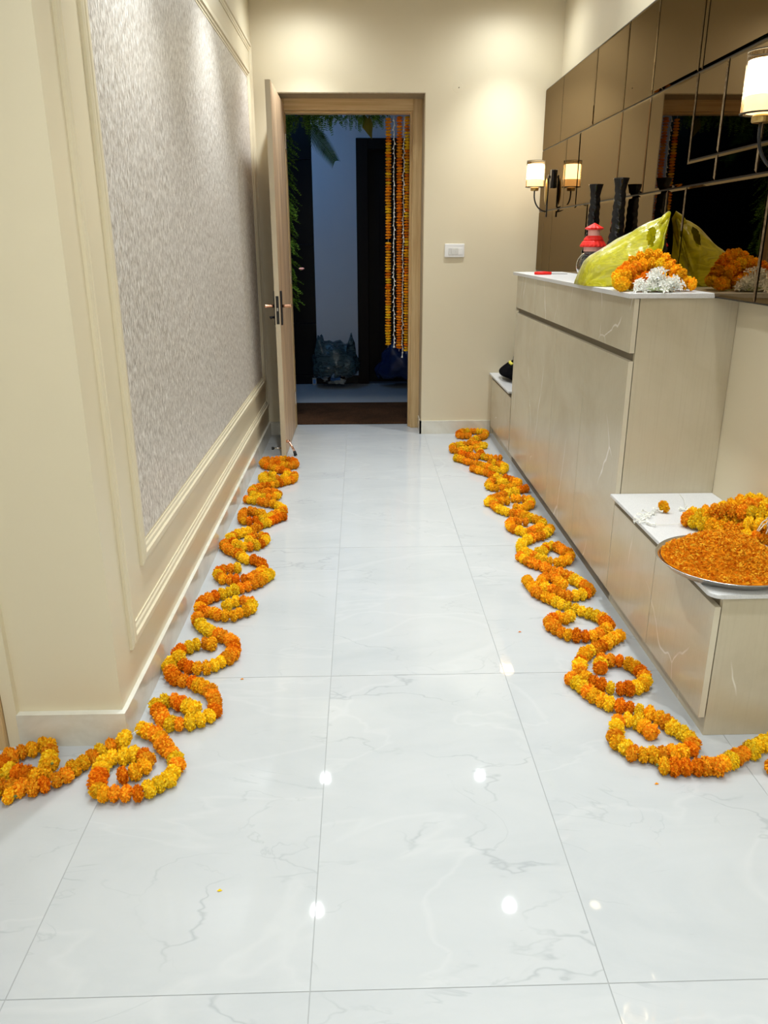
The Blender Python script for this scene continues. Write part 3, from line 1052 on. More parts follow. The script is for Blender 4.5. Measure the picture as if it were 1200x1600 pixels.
GARLANDS = [
    ('L', [(-0.991,1.748),(-0.969,1.742),(-0.948,1.742)]),
    ('L', [(-1.018,1.77),(-0.996,1.779),(-0.967,1.779),(-0.937,1.775),(-0.908,1.771),(-0.885,1.773),(-0.87,1.786),(-0.851,1.801),(-0.827,1.818),(-0.818,1.85),(-0.802,1.873),(-0.783,1.896),(-0.762,1.937),(-0.739,1.951),(-0.714,1.96)]),
    ('L', [(-0.888,1.836),(-0.904,1.818),(-0.937,1.83),(-0.976,1.841),(-1.008,1.851),(-1.028,1.873),(-1.022,1.894),(-1.013,1.918),(-0.993,1.933),(-0.974,1.94),(-0.954,1.951),(-0.934,1.97),(-0.913,1.94),(-0.903,1.91),(-0.896,1.881),(-0.877,1.851)]),
    ('L', [(-0.669,1.817),(-0.648,1.827),(-0.627,1.843),(-0.617,1.874),(-0.639,1.91),(-0.669,1.911),(-0.695,1.902),(-0.727,1.898),(-0.74,1.863),(-0.734,1.824),(-0.727,1.781),(-0.714,1.744),(-0.691,1.741),(-0.672,1.743),(-0.641,1.742),(-0.607,1.741),(-0.587,1.755),(-0.57,1.771),(-0.544,1.788),(-0.536,1.823),(-0.528,1.851),(-0.538,1.88),(-0.557,1.91),(-0.583,1.944),(-0.607,1.982),(-0.625,2.008),(-0.651,2.022),(-0.684,2.042),(-0.706,2.053)]),
    ('L', [(-0.538,2.136),(-0.562,2.155),(-0.589,2.171),(-0.621,2.194),(-0.639,2.185),(-0.66,2.158),(-0.641,2.122),(-0.62,2.081),(-0.587,2.057),(-0.558,2.059),(-0.535,2.067),(-0.511,2.077),(-0.487,2.094),(-0.471,2.128),(-0.476,2.164),(-0.488,2.202),(-0.503,2.24),(-0.528,2.261),(-0.552,2.278),(-0.585,2.302),(-0.62,2.313),(-0.65,2.338),(-0.672,2.381),(-0.685,2.432)]),
    ('L', [(-0.556,2.559),(-0.589,2.568),(-0.608,2.564),(-0.627,2.545),(-0.647,2.53),(-0.67,2.511),(-0.662,2.469),(-0.645,2.431),(-0.617,2.404),(-0.596,2.389),(-0.572,2.389),(-0.548,2.391),(-0.525,2.405),(-0.506,2.423),(-0.485,2.455),(-0.47,2.501),(-0.476,2.552),(-0.496,2.593),(-0.518,2.611),(-0.549,2.633),(-0.582,2.659),(-0.613,2.695),(-0.638,2.731),(-0.653,2.777)]),
    ('L', [(-0.557,2.874),(-0.548,2.905),(-0.527,2.917),(-0.5,2.926),(-0.467,2.911),(-0.451,2.875),(-0.459,2.836),(-0.487,2.819),(-0.511,2.79),(-0.543,2.789),(-0.576,2.797),(-0.608,2.828),(-0.634,2.824),(-0.66,2.868),(-0.66,2.922),(-0.636,2.958),(-0.605,2.985),(-0.565,3.012),(-0.526,3.049),(-0.492,3.068),(-0.47,3.087),(-0.449,3.116),(-0.433,3.157),(-0.414,3.193)]),
    ('L', [(-0.569,3.269),(-0.596,3.261),(-0.632,3.249),(-0.646,3.206),(-0.621,3.153),(-0.585,3.141),(-0.543,3.14),(-0.503,3.149),(-0.473,3.179),(-0.452,3.232),(-0.463,3.304),(-0.484,3.339),(-0.507,3.363),(-0.541,3.364),(-0.587,3.436),(-0.593,3.437),(-0.645,3.496),(-0.685,3.576)]),
    ('L', [(-0.567,3.618),(-0.552,3.664),(-0.528,3.674),(-0.493,3.667),(-0.483,3.61),(-0.5,3.57),(-0.529,3.541),(-0.564,3.527),(-0.603,3.553),(-0.635,3.584),(-0.661,3.647),(-0.648,3.683),(-0.626,3.709),(-0.589,3.74),(-0.553,3.783),(-0.536,3.838),(-0.501,3.872),(-0.464,3.929),(-0.428,3.97)]),
    ('L', [(-0.545,4.011),(-0.576,4.037),(-0.612,4.063),(-0.647,4.045),(-0.65,3.959),(-0.622,3.899),(-0.584,3.904),(-0.538,3.92),(-0.499,3.954),(-0.468,4.008),(-0.439,4.038),(-0.449,4.108),(-0.498,4.182),(-0.538,4.197),(-0.574,4.225),(-0.606,4.24),(-0.643,4.261),(-0.67,4.276)]),
    ('L', [(-0.594,4.369),(-0.568,4.406),(-0.54,4.417),(-0.497,4.366),(-0.51,4.312),(-0.557,4.307),(-0.607,4.321),(-0.649,4.377),(-0.654,4.459),(-0.628,4.497),(-0.597,4.522),(-0.571,4.534),(-0.535,4.56),(-0.496,4.599),(-0.461,4.638),(-0.427,4.665),(-0.431,4.764)]),
    ('L', [(-0.56,4.761),(-0.606,4.778),(-0.63,4.7),(-0.6,4.629),(-0.566,4.663),(-0.527,4.675),(-0.493,4.688),(-0.474,4.795),(-0.51,4.87),(-0.548,4.887),(-0.592,4.949),(-0.634,4.982),(-0.668,5.062),(-0.65,5.127),(-0.611,5.126),(-0.561,5.149),(-0.503,5.122),(-0.456,5.079),(-0.446,4.999),(-0.473,4.968),(-0.513,4.993),(-0.556,5.011),(-0.602,5.044)]),
    ('R', [(1.13,1.797),(1.144,1.789),(1.167,1.792)]),
    ('R', [(1.221,1.926),(1.197,1.918),(1.173,1.906),(1.143,1.895),(1.108,1.87),(1.073,1.855),(1.042,1.834),(1.011,1.82),(0.983,1.802),(0.964,1.803),(0.947,1.807),(0.921,1.802),(0.895,1.805),(0.864,1.806),(0.835,1.812)]),
    ('R', [(0.855,1.971),(0.845,2.004),(0.829,2.032),(0.801,2.036),(0.767,2.023),(0.756,1.981),(0.734,1.937),(0.753,1.911),(0.759,1.878),(0.777,1.865),(0.8,1.862),(0.823,1.861),(0.848,1.863),(0.872,1.868),(0.894,1.868),(0.919,1.873),(0.945,1.887),(0.959,1.917),(0.954,1.946),(0.945,1.968),(0.931,1.992),(0.92,2.025),(0.907,2.043),(0.889,2.061),(0.871,2.079),(0.852,2.087),(0.833,2.098),(0.816,2.109),(0.794,2.117),(0.77,2.132),(0.755,2.151),(0.742,2.17),(0.73,2.194),(0.722,2.217),(0.71,2.245),(0.692,2.282)]),
    ('R', [(0.814,2.345),(0.832,2.397),(0.861,2.396),(0.886,2.395),(0.913,2.381),(0.931,2.354),(0.942,2.32),(0.946,2.282),(0.935,2.25),(0.904,2.223),(0.869,2.212),(0.841,2.213),(0.823,2.214),(0.802,2.222),(0.781,2.239),(0.762,2.255),(0.746,2.276),(0.736,2.31),(0.742,2.356),(0.763,2.408),(0.786,2.444),(0.817,2.47),(0.853,2.493),(0.881,2.516),(0.915,2.549),(0.953,2.578)]),
    ('R', [(0.808,2.744),(0.781,2.721),(0.756,2.731),(0.716,2.696),(0.728,2.647),(0.743,2.608),(0.764,2.589),(0.792,2.583),(0.817,2.576),(0.841,2.578),(0.867,2.583),(0.901,2.611),(0.933,2.649),(0.933,2.698),(0.921,2.726),(0.899,2.755),(0.872,2.779),(0.844,2.804),(0.813,2.834),(0.789,2.86),(0.776,2.895),(0.754,2.917),(0.73,2.948),(0.719,3.013),(0.715,3.046),(0.711,3.091)]),
    ('R', [(0.854,3.041),(0.841,3.078),(0.831,3.124),(0.798,3.12),(0.761,3.053),(0.773,3.009),(0.8,2.982),(0.82,2.948),(0.835,2.922),(0.865,2.925),(0.896,2.937),(0.927,2.944),(0.955,2.986),(0.944,3.034),(0.925,3.07),(0.909,3.112),(0.894,3.14),(0.874,3.169),(0.847,3.185),(0.829,3.204),(0.814,3.239),(0.798,3.255),(0.776,3.28),(0.759,3.296),(0.746,3.327),(0.733,3.364)]),
    ('R', [(0.828,3.414),(0.855,3.424),(0.884,3.479),(0.916,3.494),(0.94,3.471),(0.955,3.416),(0.97,3.378),(0.948,3.315),(0.906,3.291),(0.876,3.287),(0.844,3.303),(0.819,3.335),(0.791,3.373),(0.771,3.411),(0.754,3.461),(0.77,3.522),(0.808,3.573),(0.844,3.607),(0.877,3.618),(0.903,3.641),(0.933,3.677),(0.957,3.732)]),
    ('R', [(0.853,3.84),(0.824,3.841),(0.796,3.862),(0.762,3.81),(0.77,3.745),(0.798,3.706),(0.823,3.68),(0.87,3.716),(0.913,3.753),(0.941,3.83),(0.917,3.878),(0.887,3.906),(0.865,3.955),(0.826,3.971),(0.793,3.993),(0.766,4.03),(0.742,4.067),(0.735,4.157),(0.779,4.187),(0.819,4.193)]),
    ('R', [(0.845,4.071),(0.875,4.055),(0.911,4.091),(0.948,4.135),(0.945,4.212),(0.909,4.229),(0.862,4.239)]),
    ('R', [(0.705,4.166),(0.743,4.235),(0.789,4.273),(0.838,4.329),(0.889,4.36),(0.933,4.401),(0.973,4.425)]),
    ('R', [(0.87,4.541),(0.839,4.574),(0.817,4.591),(0.776,4.553),(0.762,4.468),(0.796,4.451),(0.816,4.436),(0.851,4.434),(0.893,4.463),(0.933,4.485),(0.954,4.546),(0.923,4.603),(0.893,4.645),(0.853,4.654),(0.822,4.697),(0.807,4.748),(0.775,4.792),(0.743,4.837),(0.712,4.873)]),
    ('R', [(0.846,4.996),(0.885,4.995),(0.927,4.947),(0.924,4.848),(0.888,4.805),(0.847,4.851),(0.813,4.915),(0.769,4.98),(0.729,5.019),(0.698,5.048),(0.674,5.097),(0.638,5.137)]),
    ('R', [(0.786,5.172),(0.753,5.193),(0.715,5.224),(0.685,5.256)]),
    ('R', [(0.768,5.367),(0.728,5.363),(0.681,5.328),(0.642,5.361),(0.653,5.458),(0.695,5.489),(0.736,5.51),(0.782,5.531),(0.818,5.632),(0.854,5.69),(0.892,5.724),(0.931,5.771),(0.956,5.882),(0.925,5.946),(0.884,5.948),(0.853,5.975),(0.804,5.963),(0.748,5.864),(0.746,5.778),(0.78,5.776),(0.817,5.792)]),
    ('R', [(0.885,5.472),(0.858,5.528),(0.826,5.529),(0.822,5.43),(0.828,5.323),(0.827,5.19),(0.849,5.15),(0.877,5.129),(0.912,5.128),(0.94,5.127)]),
]

ORD = ('first', 'second', 'third', 'fourth', 'fifth', 'sixth', 'seventh', 'eighth', 'ninth', 'tenth', 'eleventh', 'twelfth', 'thirteenth', 'fourteenth', 'fifteenth')
SPECIAL = {
    0: 'short marigold garland end cut off by the left picture edge, nearest the camera',
    1: 'straight marigold garland running from the left picture edge to the wall corner curl',
    2: 'round marigold garland ring in front of the oak door frame at the left edge',
    3: 'big marigold garland spiral with open curl at the corner of the left wall',
    12: 'marigold garland end cut off by the right picture edge below the low cabinet',
    13: 'marigold garland running right along the near end of the low cabinet',
}
nl = sum(1 for s, _ in GARLANDS if s == 'L'); cnt = {'L': 0, 'R': 0}
for i, (side, pts) in enumerate(GARLANDS):
    if i in SPECIAL:
        floor_garland(pts, SPECIAL[i], 'marigold garlands on the floor')
    else:
        k = cnt[side]; cnt[side] += 1
        where = 'beside the left wall' if side == 'L' else 'beside the cabinets'
        floor_garland(pts, f'curled marigold garland {where}, {ORD[k]} along the row counted from the camera', 'marigold garlands on the floor')

# loose petals dropped on the floor
for (x, y), lab, colr in (((-.34, 1.425), 'single yellow petal alone on the near left floor tile', 'yellow'),
                          ((.80, 1.765), 'single orange petal on the tile before the right garland', 'orange'),
                          ((.595, 2.66), 'small orange petal on the floor left of the right garland row', 'deep'),
                          ((-.42, 2.35), 'small orange petal on the floor right of the left garland row', 'orange')):
    m = MB()
    vs = [m.bm.verts.new((x + dx, y + dy, z)) for dx, dy, z in ((-.006, 0, .0006), (0, -.003, .002), (.007, 0, .0012), (.001, .004, .003))]
    m.bm.faces.new(vs)
    ext = bmesh.ops.extrude_face_region(m.bm, geom=m.bm.faces[:])
    for v in [g_ for g_ in ext['geom'] if isinstance(g_, bmesh.types.BMVert)]:
        v.co.z += .0006
    o = m.build('petal', M[colr], None, loc=(x, y, 0))
    tag(o, lab, 'petal', 'loose petals on the floor')

# ------------------------------------------------------------------ strings hanging in the doorway
YS = 6.335


def hanging_string(x0, x1, z0, z1, mix, label, step, gap=None):
    s = thing('hanging_garland', label, 'garland', (x0, YS, z0), 'flower strings hanging in the doorway')
    n = int((z1 - z0) / step)
    r = random.Random(int(x0 * 1000))
    cols = colour_seq(n, r, mix)
    for k in range(n):
        z = z0 + step * (k + .5); t = (z - z0) / (z1 - z0)
        if gap and abs(z - gap) < .012:
            continue
        place_bloom(s, (x1 + (x0 - x1) * t + r.uniform(-.0015, .0015), YS + r.uniform(-.002, .002), z),
                    (r.uniform(-.1, .1), r.uniform(-.1, .1), 1), cols[k], .90, DISC, r)
    MB().tube([(x1, YS, z0 - .02), ((x0 + x1) / 2, YS, (z0 + z1) / 2), (x0, YS, z1 + .02)], .001, 5).build('thread', M['thread'], s)
    return s


hanging_string(.218, .216, .640, 2.300, (('orange', .3), ('amberp', .4), ('yellow', .2), ('deep', .1)),
               'orange and yellow marigold string in the doorway, furthest from the right jamb', .0205, 1.43)
hanging_string(.300, .304, .610, 2.305, (('deep', .75), ('orange', .25)),
               'plain deep orange marigold string, middle one of three in the doorway', .0200)
hanging_string(.358, .362, .590, 2.305, (('amberp', .35), ('orange', .25), ('yellow', .25), ('deep', .15)),
               'yellow and orange marigold string hanging right beside the door jamb', .0205)


def bud_mesh():
    m = bmesh.new()
    h = MB()
    h.lathe([(.0022, 0), (.0026, .014), (.0034, .022), (.0062, .027), (.0055, .029), (.002, .028)], (0, 0, 0), 8)
    for v in h.bm.verts:
        if v.co.z > .0265:
            a = atan2(v.co.y, v.co.x)
            k = 1 + .35 * cos(a * 4)
            v.co.x *= k; v.co.y *= k
    me = bpy.data.meshes.new('jasmine_bud'); h.bm.to_mesh(me); h.bm.free(); m.free()
    me.materials.append(M['jasmine'])
    return me


BUD = bud_mesh()


def bud_string(x0, x1, z0, z1, label):
    s = thing('jasmine_string', label, 'garland', (x0, YS, z0), 'flower strings hanging in the doorway')
    r = random.Random(int(x1 * 999))
    n = int((z1 - z0) / .031)
    for k in range(n):
        z = z1 - (z1 - z0) * k / n; t = (z - z0) / (z1 - z0)
        o = link('jasmine_bud', BUD, None, s)
        o.location = Vector((x1 + (x0 - x1) * t + r.uniform(-.002, .002), YS + r.uniform(-.002, .002), z)) - Vector(s.location)
        o.rotation_euler = (pi + r.uniform(-.25, .25), r.uniform(-.3, .3), r.uniform(0, 6))
        kk = r.uniform(.9, 1.2); o.scale = (kk, kk, 1.2)
    MB().tube([(x1, YS, z0 - .01), (x0, YS, z1 + .02)], .001, 5).build('thread', M['thread'], s)


bud_string(.260, .262, .625, 2.29, 'thin white jasmine string between the left and middle marigold strings')
bud_string(.333, .330, .545, 2.29, 'thin white jasmine string beside the right marigold string, hanging lowest')

# ------------------------------------------------------------------ leaf garland round the doorway
def sprig_mesh(seed):
    r = random.Random(seed)
    bm = bmesh.new()
    L = .13
    pts = [Vector((L * t, 0, -.03 * t * t)) for t in (0, .25, .5, .75, 1)]
    for a, b in zip(pts, pts[1:]):
        v = [bm.verts.new(a + Vector((0, .0012, 0))), bm.verts.new(a - Vector((0, .0012, 0))), bm.verts.new(b - Vector((0, .001, 0))), bm.verts.new(b + Vector((0, .001, 0)))]
        bm.faces.new(v)
    for k in range(9):
        t = .1 + .9 * k / 8
        c = Vector((L * t, 0, -.03 * t * t))
        for s in (-1, 1):
            ln = .030 * (1 - .45 * t) * r.uniform(.8, 1.2)
            d = Vector((.55 + r.uniform(-.2, .2), s, r.uniform(-.3, .5))).normalized()
            w = d.cross(Vector((0, 0, 1))).normalized() * ln * .30
            up = Vector((0, 0, .004))
            bm.faces.new([bm.verts.new(c), bm.verts.new(c + d * ln * .5 + w), bm.verts.new(c + d * ln + up), bm.verts.new(c + d * ln * .5 - w)])
    me = bpy.data.meshes.new('leaf_sprig'); bm.to_mesh(me); bm.free()
    me.materials.append(M['leaf'])
    return me


SPRIG = [sprig_mesh(k) for k in range(5)]
lg = thing('leaf_garland', 'green leafy vine garland framing the top and left of the doorway', 'garland', (-.53, 6.36, 2.28))
MB().tube([(-.55, 6.36, .95), (-.545, 6.36, 1.6), (-.545, 6.36, 2.28), (-.1, 6.37, 2.315), (.20, 6.36, 2.315)], .006, 6).build('vine_stem', M['calyx'], lg)
r = random.Random(3)


def sprig(pos, yaw, pitch, k):
    o = link('leaf_sprig', r.choice(SPRIG), None, lg)
    o.location = Vector(pos) - Vector(lg.location)
    o.rotation_euler = (r.uniform(-.6, .6), pitch, yaw)
    o.scale = (k, k, k)


for k in range(78):
    z = .98 + 1.30 * k / 77
    sprig((-.545 + r.uniform(-.01, .012), 6.35 + r.uniform(-.03, .04), z), r.uniform(-.9, .9), r.uniform(.1, .95), r.uniform(.55, .85) * (1.0 if z < 1.6 else 1.1))
for k in range(80):
    x = -.52 + .72 * k / 79
    sprig((x, 6.36 + r.uniform(-.03, .04), 2.315 + r.uniform(-.02, .01)), r.uniform(-pi, pi), r.uniform(.6, 1.3), r.uniform(.6, .95) * (1.15 if x < -.2 else .85))
MB().lathe([(.0, 0), (.012, .004), (.020, .012), (.012, .018), (0, .016)], (-.455, 6.33, 1.215), 12, wob=lambda a, h: 1 + .2 * cos(7 * a)).build('pink_blossom', M['pinkflower'], lg)

# hanging palm leaf and two broad leaf tips
pl = thing('palm_leaf', 'dark palm frond hanging from the top left of the doorway', 'leaf', (-.34, 6.345, 2.24))
m = MB()
rach = [Vector((-.345, 6.345, 2.23)), Vector((-.30, 6.34, 2.15)), Vector((-.235, 6.335, 2.07)), Vector((-.175, 6.335, 1.985))]
rr = resample(rach, .011)
for i, p in enumerate(rr[:-1]):
    d = (rr[i + 1] - p).normalized()
    t = i / len(rr)
    for s in (-1, 1):
        ln = (.115 if s < 0 else .10) * (1 - .55 * t) * (.6 + .4 * min(1, t * 5))
        side = Vector((-d.z, 0, d.x)) * s
        dr = (d * .55 + side * .85).normalized()
        w = d * .0048
        n_ = Vector((0, .0015 * (i % 2), 0))
        e = p + dr * ln + Vector((0, 0, -.01)) + n_
        mid = p + dr * ln * .5 + Vector((0, -.006, 0)) + n_
        f = [m.bm.verts.new(p - w), m.bm.verts.new(mid - w), m.bm.verts.new(e), m.bm.verts.new(mid + w), m.bm.verts.new(p + w)]
        m.bm.faces.new(f)
m.tube(rr, .002, 6)
m.build('frond', M['palm'], pl)
bt = thing('broad_leaf', 'pointed yellow-green leaf tip hanging at the doorway top', 'leaf', (.06, 6.35, 2.30))
m = MB()
for (x, z, tx, tz, w) in ((.035, 2.31, .098, 2.135, .040), (.075, 2.31, .095, 2.14, .022)):
    a = Vector((x, 6.345, z)); b = Vector((tx, 6.34, tz)); d = (b - a)
    sd = Vector((-d.z, 0, d.x)).normalized() * w
    q = [m.bm.verts.new(a), m.bm.verts.new(a + d * .45 + sd + Vector((0, .006, 0))), m.bm.verts.new(b), m.bm.verts.new(a + d * .45 - sd + Vector((0, .006, 0))), ]
    c_ = m.bm.verts.new(a + d * .45)
    for i in range(4):
        m.bm.faces.new((c_, q[i], q[(i + 1) % 4]))
m.build('blade', M['yleaf'], bt)

# ------------------------------------------------------------------ door mat and bags on the landing
o = MB().box(-.70, .72, 6.335, 7.21, -.004, .010, .004).build('door_mat', M['coir'], None, loc=(0, 6.77, -.004))
tag(o, 'wide dark brown coir mat outside the open door', 'door mat')


def crumple(seed, amp, freq):
    def fn(p, q):
        n = noise.noise(p * freq + Vector((seed, 0, 0)))
        n2 = abs(noise.noise(p * freq * 2.3 + Vector((0, seed, 0))))
        k = 1 + amp * n - amp * .9 * n2
        q = q * k
        if p.z < -.55:
            q.z = max(q.z, q.z * .2 - .6 * abs(q.z) * 0)
        return q
    return fn


tb = thing('rubbish_bag', 'clear plastic rubbish bag of waste against the landing wall', 'bag', (-.27, 8.12, 0))


def bagfn(seed, tips):
    base = crumple(seed, .22, 2.2)

    def fn(p, q):
        q = base(p, q)
        for (tx, tz, w) in tips:
            k = max(0, 1 - abs(p.x - tx) / w) ** 1.6 * max(0, p.z)
            q.z += k * tz
        return q
    return fn


m = MB().blob((-.27, 8.10, .235), (.245, .16, .235), 4, bagfn(4.0, ((-.62, .22, .25), (.72, .26, .2))))
for v in m.bm.verts:
    v.co.z = max(v.co.z, .002)
m.build('film', M['clear_bag'], tb, smooth=True)
r = random.Random(8)
for k in range(22):
    cx, cy, cz = -.27 + r.uniform(-.15, .15), 8.10 + r.uniform(-.08, .08), .05 + abs(r.gauss(0, .11))
    m = MB().blob((cx, cy, min(cz, .33)), (r.uniform(.03, .07), r.uniform(.02, .05), r.uniform(.02, .05)), 2, crumple(k * 3.1, .6, 2.6))
    m.build('waste_piece', r.choice((M['paper_scrap'], M['box_scrap'], M['outer_brown'], M['box_blue'], M['black_cloth'])), tb)
c = MB().box(-.495, -.455, 7.905, 7.912, .055, .125).build('carton', M['paper_scrap'], tb)
MB().box(-.488, -.462, 7.903, 7.9055, .068, .112).build('blue_panel', M['box_blue'], c)
bb_ = thing('rubbish_bag', 'dark navy rubbish bag under the hanging strings outside', 'bag', (.44, 8.10, 0))
m = MB().blob((.45, 8.10, .20), (.29, .16, .22), 4, bagfn(9.0, ((-.45, .12, .35), (.3, .10, .3))))
for v in m.bm.verts:
    v.co.z = max(v.co.z, .002)
m.build('film', M['blue_bag'], bb_, smooth=True)

# ================================================================== things on the counter
def vase(x, y, label):
    prof = [(.0, 0), (.046, 0), (.052, .012), (.056, .045), (.054, .09), (.046, .135), (.037, .180), (.031, .23), (.028, .29), (.0265, .35), (.024, .39),
            (.0255, .41), (.030, .43), (.036, .451), (.0335, .451), (.026, .43), (.020, .40), (.0, .39)]
    dense = []
    for (r0, h0), (r1, h1) in zip(prof, prof[1:]):
        n = max(1, int(abs(h1 - h0) / .006))
        for k in range(n):
            t = k / n
            dense.append((r0 + (r1 - r0) * t, h0 + (h1 - h0) * t))
    dense.append(prof[-1])

    def wob(a, h):
        if h < .02 or h > .41:
            return 1.0
        return 1 + .055 * sin(h * 190 + 1.5 * sin(3 * a)) + .03 * sin(5 * a + h * 60)
    o = MB().lathe(dense, (x, y, ZC), 40, wob=wob, cap=False).build('vase', M['black_gloss'], None, loc=(x, y, ZC), smooth=True)
    tag(o, label, 'vase', 'black vases on the counter')


vase(1.188, 4.20, 'glossy black ringed vase behind the red-roofed jar, further from the camera')
vase(1.188, 3.80, 'glossy black ringed vase behind the yellow bag, nearer the camera')

JX, JY = 1.135, 3.985
jar = thing('jar', 'round glass jar with a red pagoda lid beside the yellow bag', 'jar', (JX, JY, ZC))
gp = []
for k in range(15):
    a = -pi / 2 + .35 + (pi - .85) * k / 14
    gp.append((.074 * cos(a), .070 + .070 * sin(a)))
MB().lathe([(.0, .002)] + gp + [(gp[-1][0] - .003, gp[-1][1])] + [(max(0, r_ - .0025), h_ + (.0025 if h_ < .03 else 0)) for r_, h_ in gp[::-1]] + [(.0, .006)],
           (JX, JY, ZC), 36, cap=False).build('glass_bowl', M['glass'], jar, smooth=True)
MB().lathe([(.044, .134), (.044, .160), (.0, .160)], (JX, JY, ZC), 30, cap=False).build('collar', M['pink'], jar)
scal = lambda a, h: 1 + (.035 * cos(18 * a) if h < .165 else .012 * cos(18 * a))
MB().lathe([(.058, .154), (.062, .160), (.060, .166), (.052, .180), (.046, .184), (.047, .188), (.040, .200), (.034, .206), (.0, .206)], (JX, JY, ZC), 72, wob=scal, cap=False) \
    .build('lower_roof', M['red'], jar)
MB().lathe([(.0285, .205), (.0285, .236)], (JX, JY, ZC), 28, cap=False).build('turret', M['pink'], jar)
MB().lathe([(.030, .232), (.043, .237), (.042, .242), (.022, .254), (.005, .263), (.0, .265)], (JX, JY, ZC), 60, wob=lambda a, h: 1 + (.05 * cos(14 * a) if h < .243 else 0), cap=False) \
    .build('upper_roof', M['red'], jar)

kn = thing('knife', 'small knife with red handle lying at the far end of the counter', 'knife', (1.05, 4.62, ZC))
MB().tube([(.995, 4.63, ZC + .010), (1.04, 4.63, ZC + .011), (1.09, 4.62, ZC + .010)], [.008, .010, .008], 10).build('handle', M['red'], kn, smooth=True)
m = MB()
for z in (ZC + .0085, ZC + .0105):
    pass
bl = [(1.088, 4.628), (1.088, 4.612), (1.15, 4.598), (1.175, 4.594), (1.15, 4.612)]
lo = [m.bm.verts.new((x, y, ZC + .006)) for x, y in bl]; hi = [m.bm.verts.new((x, y, ZC + .0085)) for x, y in bl]
m.bm.faces.new(lo[::-1]); m.bm.faces.new(hi)
for k in range(5):
    m.bm.faces.new((lo[k], lo[(k + 1) % 5], hi[(k + 1) % 5], hi[k]))
m.build('blade', M['black'], kn)

# yellow carrier bag: film stretched from the counter up to a gathered tip that leans on the mirror
yb = thing('carrier_bag', 'translucent yellow plastic carrier bag leaning on the mirror', 'bag', (1.10, 3.45, ZC))
NX, NA = 70, 84
X0, X1 = .952, 1.268


def lerp_tab(tab, x):
    for (a, va), (b, vb) in zip(tab, tab[1:]):
        if x <= b:
            t = (x - a) / (b - a)
            return va + (vb - va) * t
    return tab[-1][1]


HT = [(.952, .004), (.956, .035), (.966, .072), (.980, .105), (1.00, .128), (1.05, .166), (1.10, .200), (1.15, .228), (1.20, .252), (1.245, .272), (1.26, .284), (1.268, .284)]
WN = [(.952, .10), (.97, .135), (1.02, .155), (1.10, .155), (1.18, .13), (1.23, .085), (1.25, .045), (1.268, .018)]
BZ = [(.952, .002), (1.16, .002), (1.20, .03), (1.235, .12), (1.255, .21), (1.268, .262)]
m = MB(); bm = m.bm
rings = []
for i in range(NX + 1):
    x = X0 + (X1 - X0) * (i / NX) ** 1.0
    h, w, b = lerp_tab(HT, x), lerp_tab(WN, x), lerp_tab(BZ, x)
    yc = 3.50 - .10 * ((x - X0) / (X1 - X0)) ** 1.5
    ring = []
    for k in range(NA):
        a = 2 * pi * k / NA
        ca, sa = cos(a), sin(a)
        yy = yc + w * (abs(ca) ** .75) * (1 if ca > 0 else -1)
        if sa >= 0:
            zz = b + (h - b) * (sa ** 1.15)
        else:
            zz = b + (h - b) * .0 - .0015 * abs(sa)
        u_ = (x - X0) / (X1 - X0)
        fold = .012 * noise.noise(Vector((x * 8, yy * 12, zz * 8))) - .010 * abs(noise.noise(Vector((x * 7 + 5, a * 3.2, 1.7)))) \
            + .0045 * sin(a * 13 + 5 * noise.noise(Vector((x * 6, a, 0)))) * min(1, u_ * 1.6) * max(0, sa)
        n = Vector((0, ca, max(0, sa)))
        p = Vector((x, yy, ZC + zz)) + n * fold
        p.x += .008 * noise.noise(Vector((a * 2, zz * 12, 3.3)))
        p.x = min(p.x, XM - .002); p.z = max(p.z, ZC + .001)
        ring.append(bm.verts.new(p))
    rings.append(ring)
for i, (a, b) in enumerate(zip(rings, rings[1:])):
    for k in range(NA):
        # the cut-out of the carrying handle
        ang = 2 * pi * (k + .5) / NA
        if ((i - 53) / 4.2) ** 2 + ((ang - 2.18) / .26) ** 2 < 1:
            continue
        bm.faces.new((a[k], a[(k + 1) % NA], b[(k + 1) % NA], b[k]))
bm.faces.new(rings[0][::-1]); bm.faces.new(rings[-1])
m.build('film', M['yellow_bag'], yb, smooth=True)
m = MB().tube([(1.225, 3.385, ZC + .235), (1.252, 3.388, ZC + .272), (1.270, 3.398, ZC + .287), (1.272, 3.41, ZC + .268), (1.262, 3.40, ZC + .215), (1.245, 3.385, ZC + .15)],
              [.010, .011, .010, .010, .010, .006], 10)
m.build('gathered_handle', M['yellow_bag'], yb, smooth=True)
m = MB().blob((1.09, 3.50, ZC + .055), (.095, .10, .05), 3, crumple(2.0, .35, 2.4))
m.build('contents', M['bag_inside'], yb)

# heap of marigold garland on the counter
hp = thing('marigold_garland', 'heaped marigold garland on the counter corner before the yellow bag', 'garland', (1.10, 3.08, ZC), 'garland heaps on the furniture')


def strand(par, pts, base, rnd, mix=None, size=1.0):
    pp = resample([(x, y, base + z + .004) for x, y, z in pts], .031)
    cols = colour_seq(len(pp), rnd, mix)
    for i, p in enumerate(pp):
        d = pp[min(i + 1, len(pp) - 1)] - pp[max(i - 1, 0)]
        place_bloom(par, p, d, cols[i], size, None, rnd)
    if len(pp) > 1:
        MB().tube(pp, .0012, 5).build('thread', M['thread'], par)


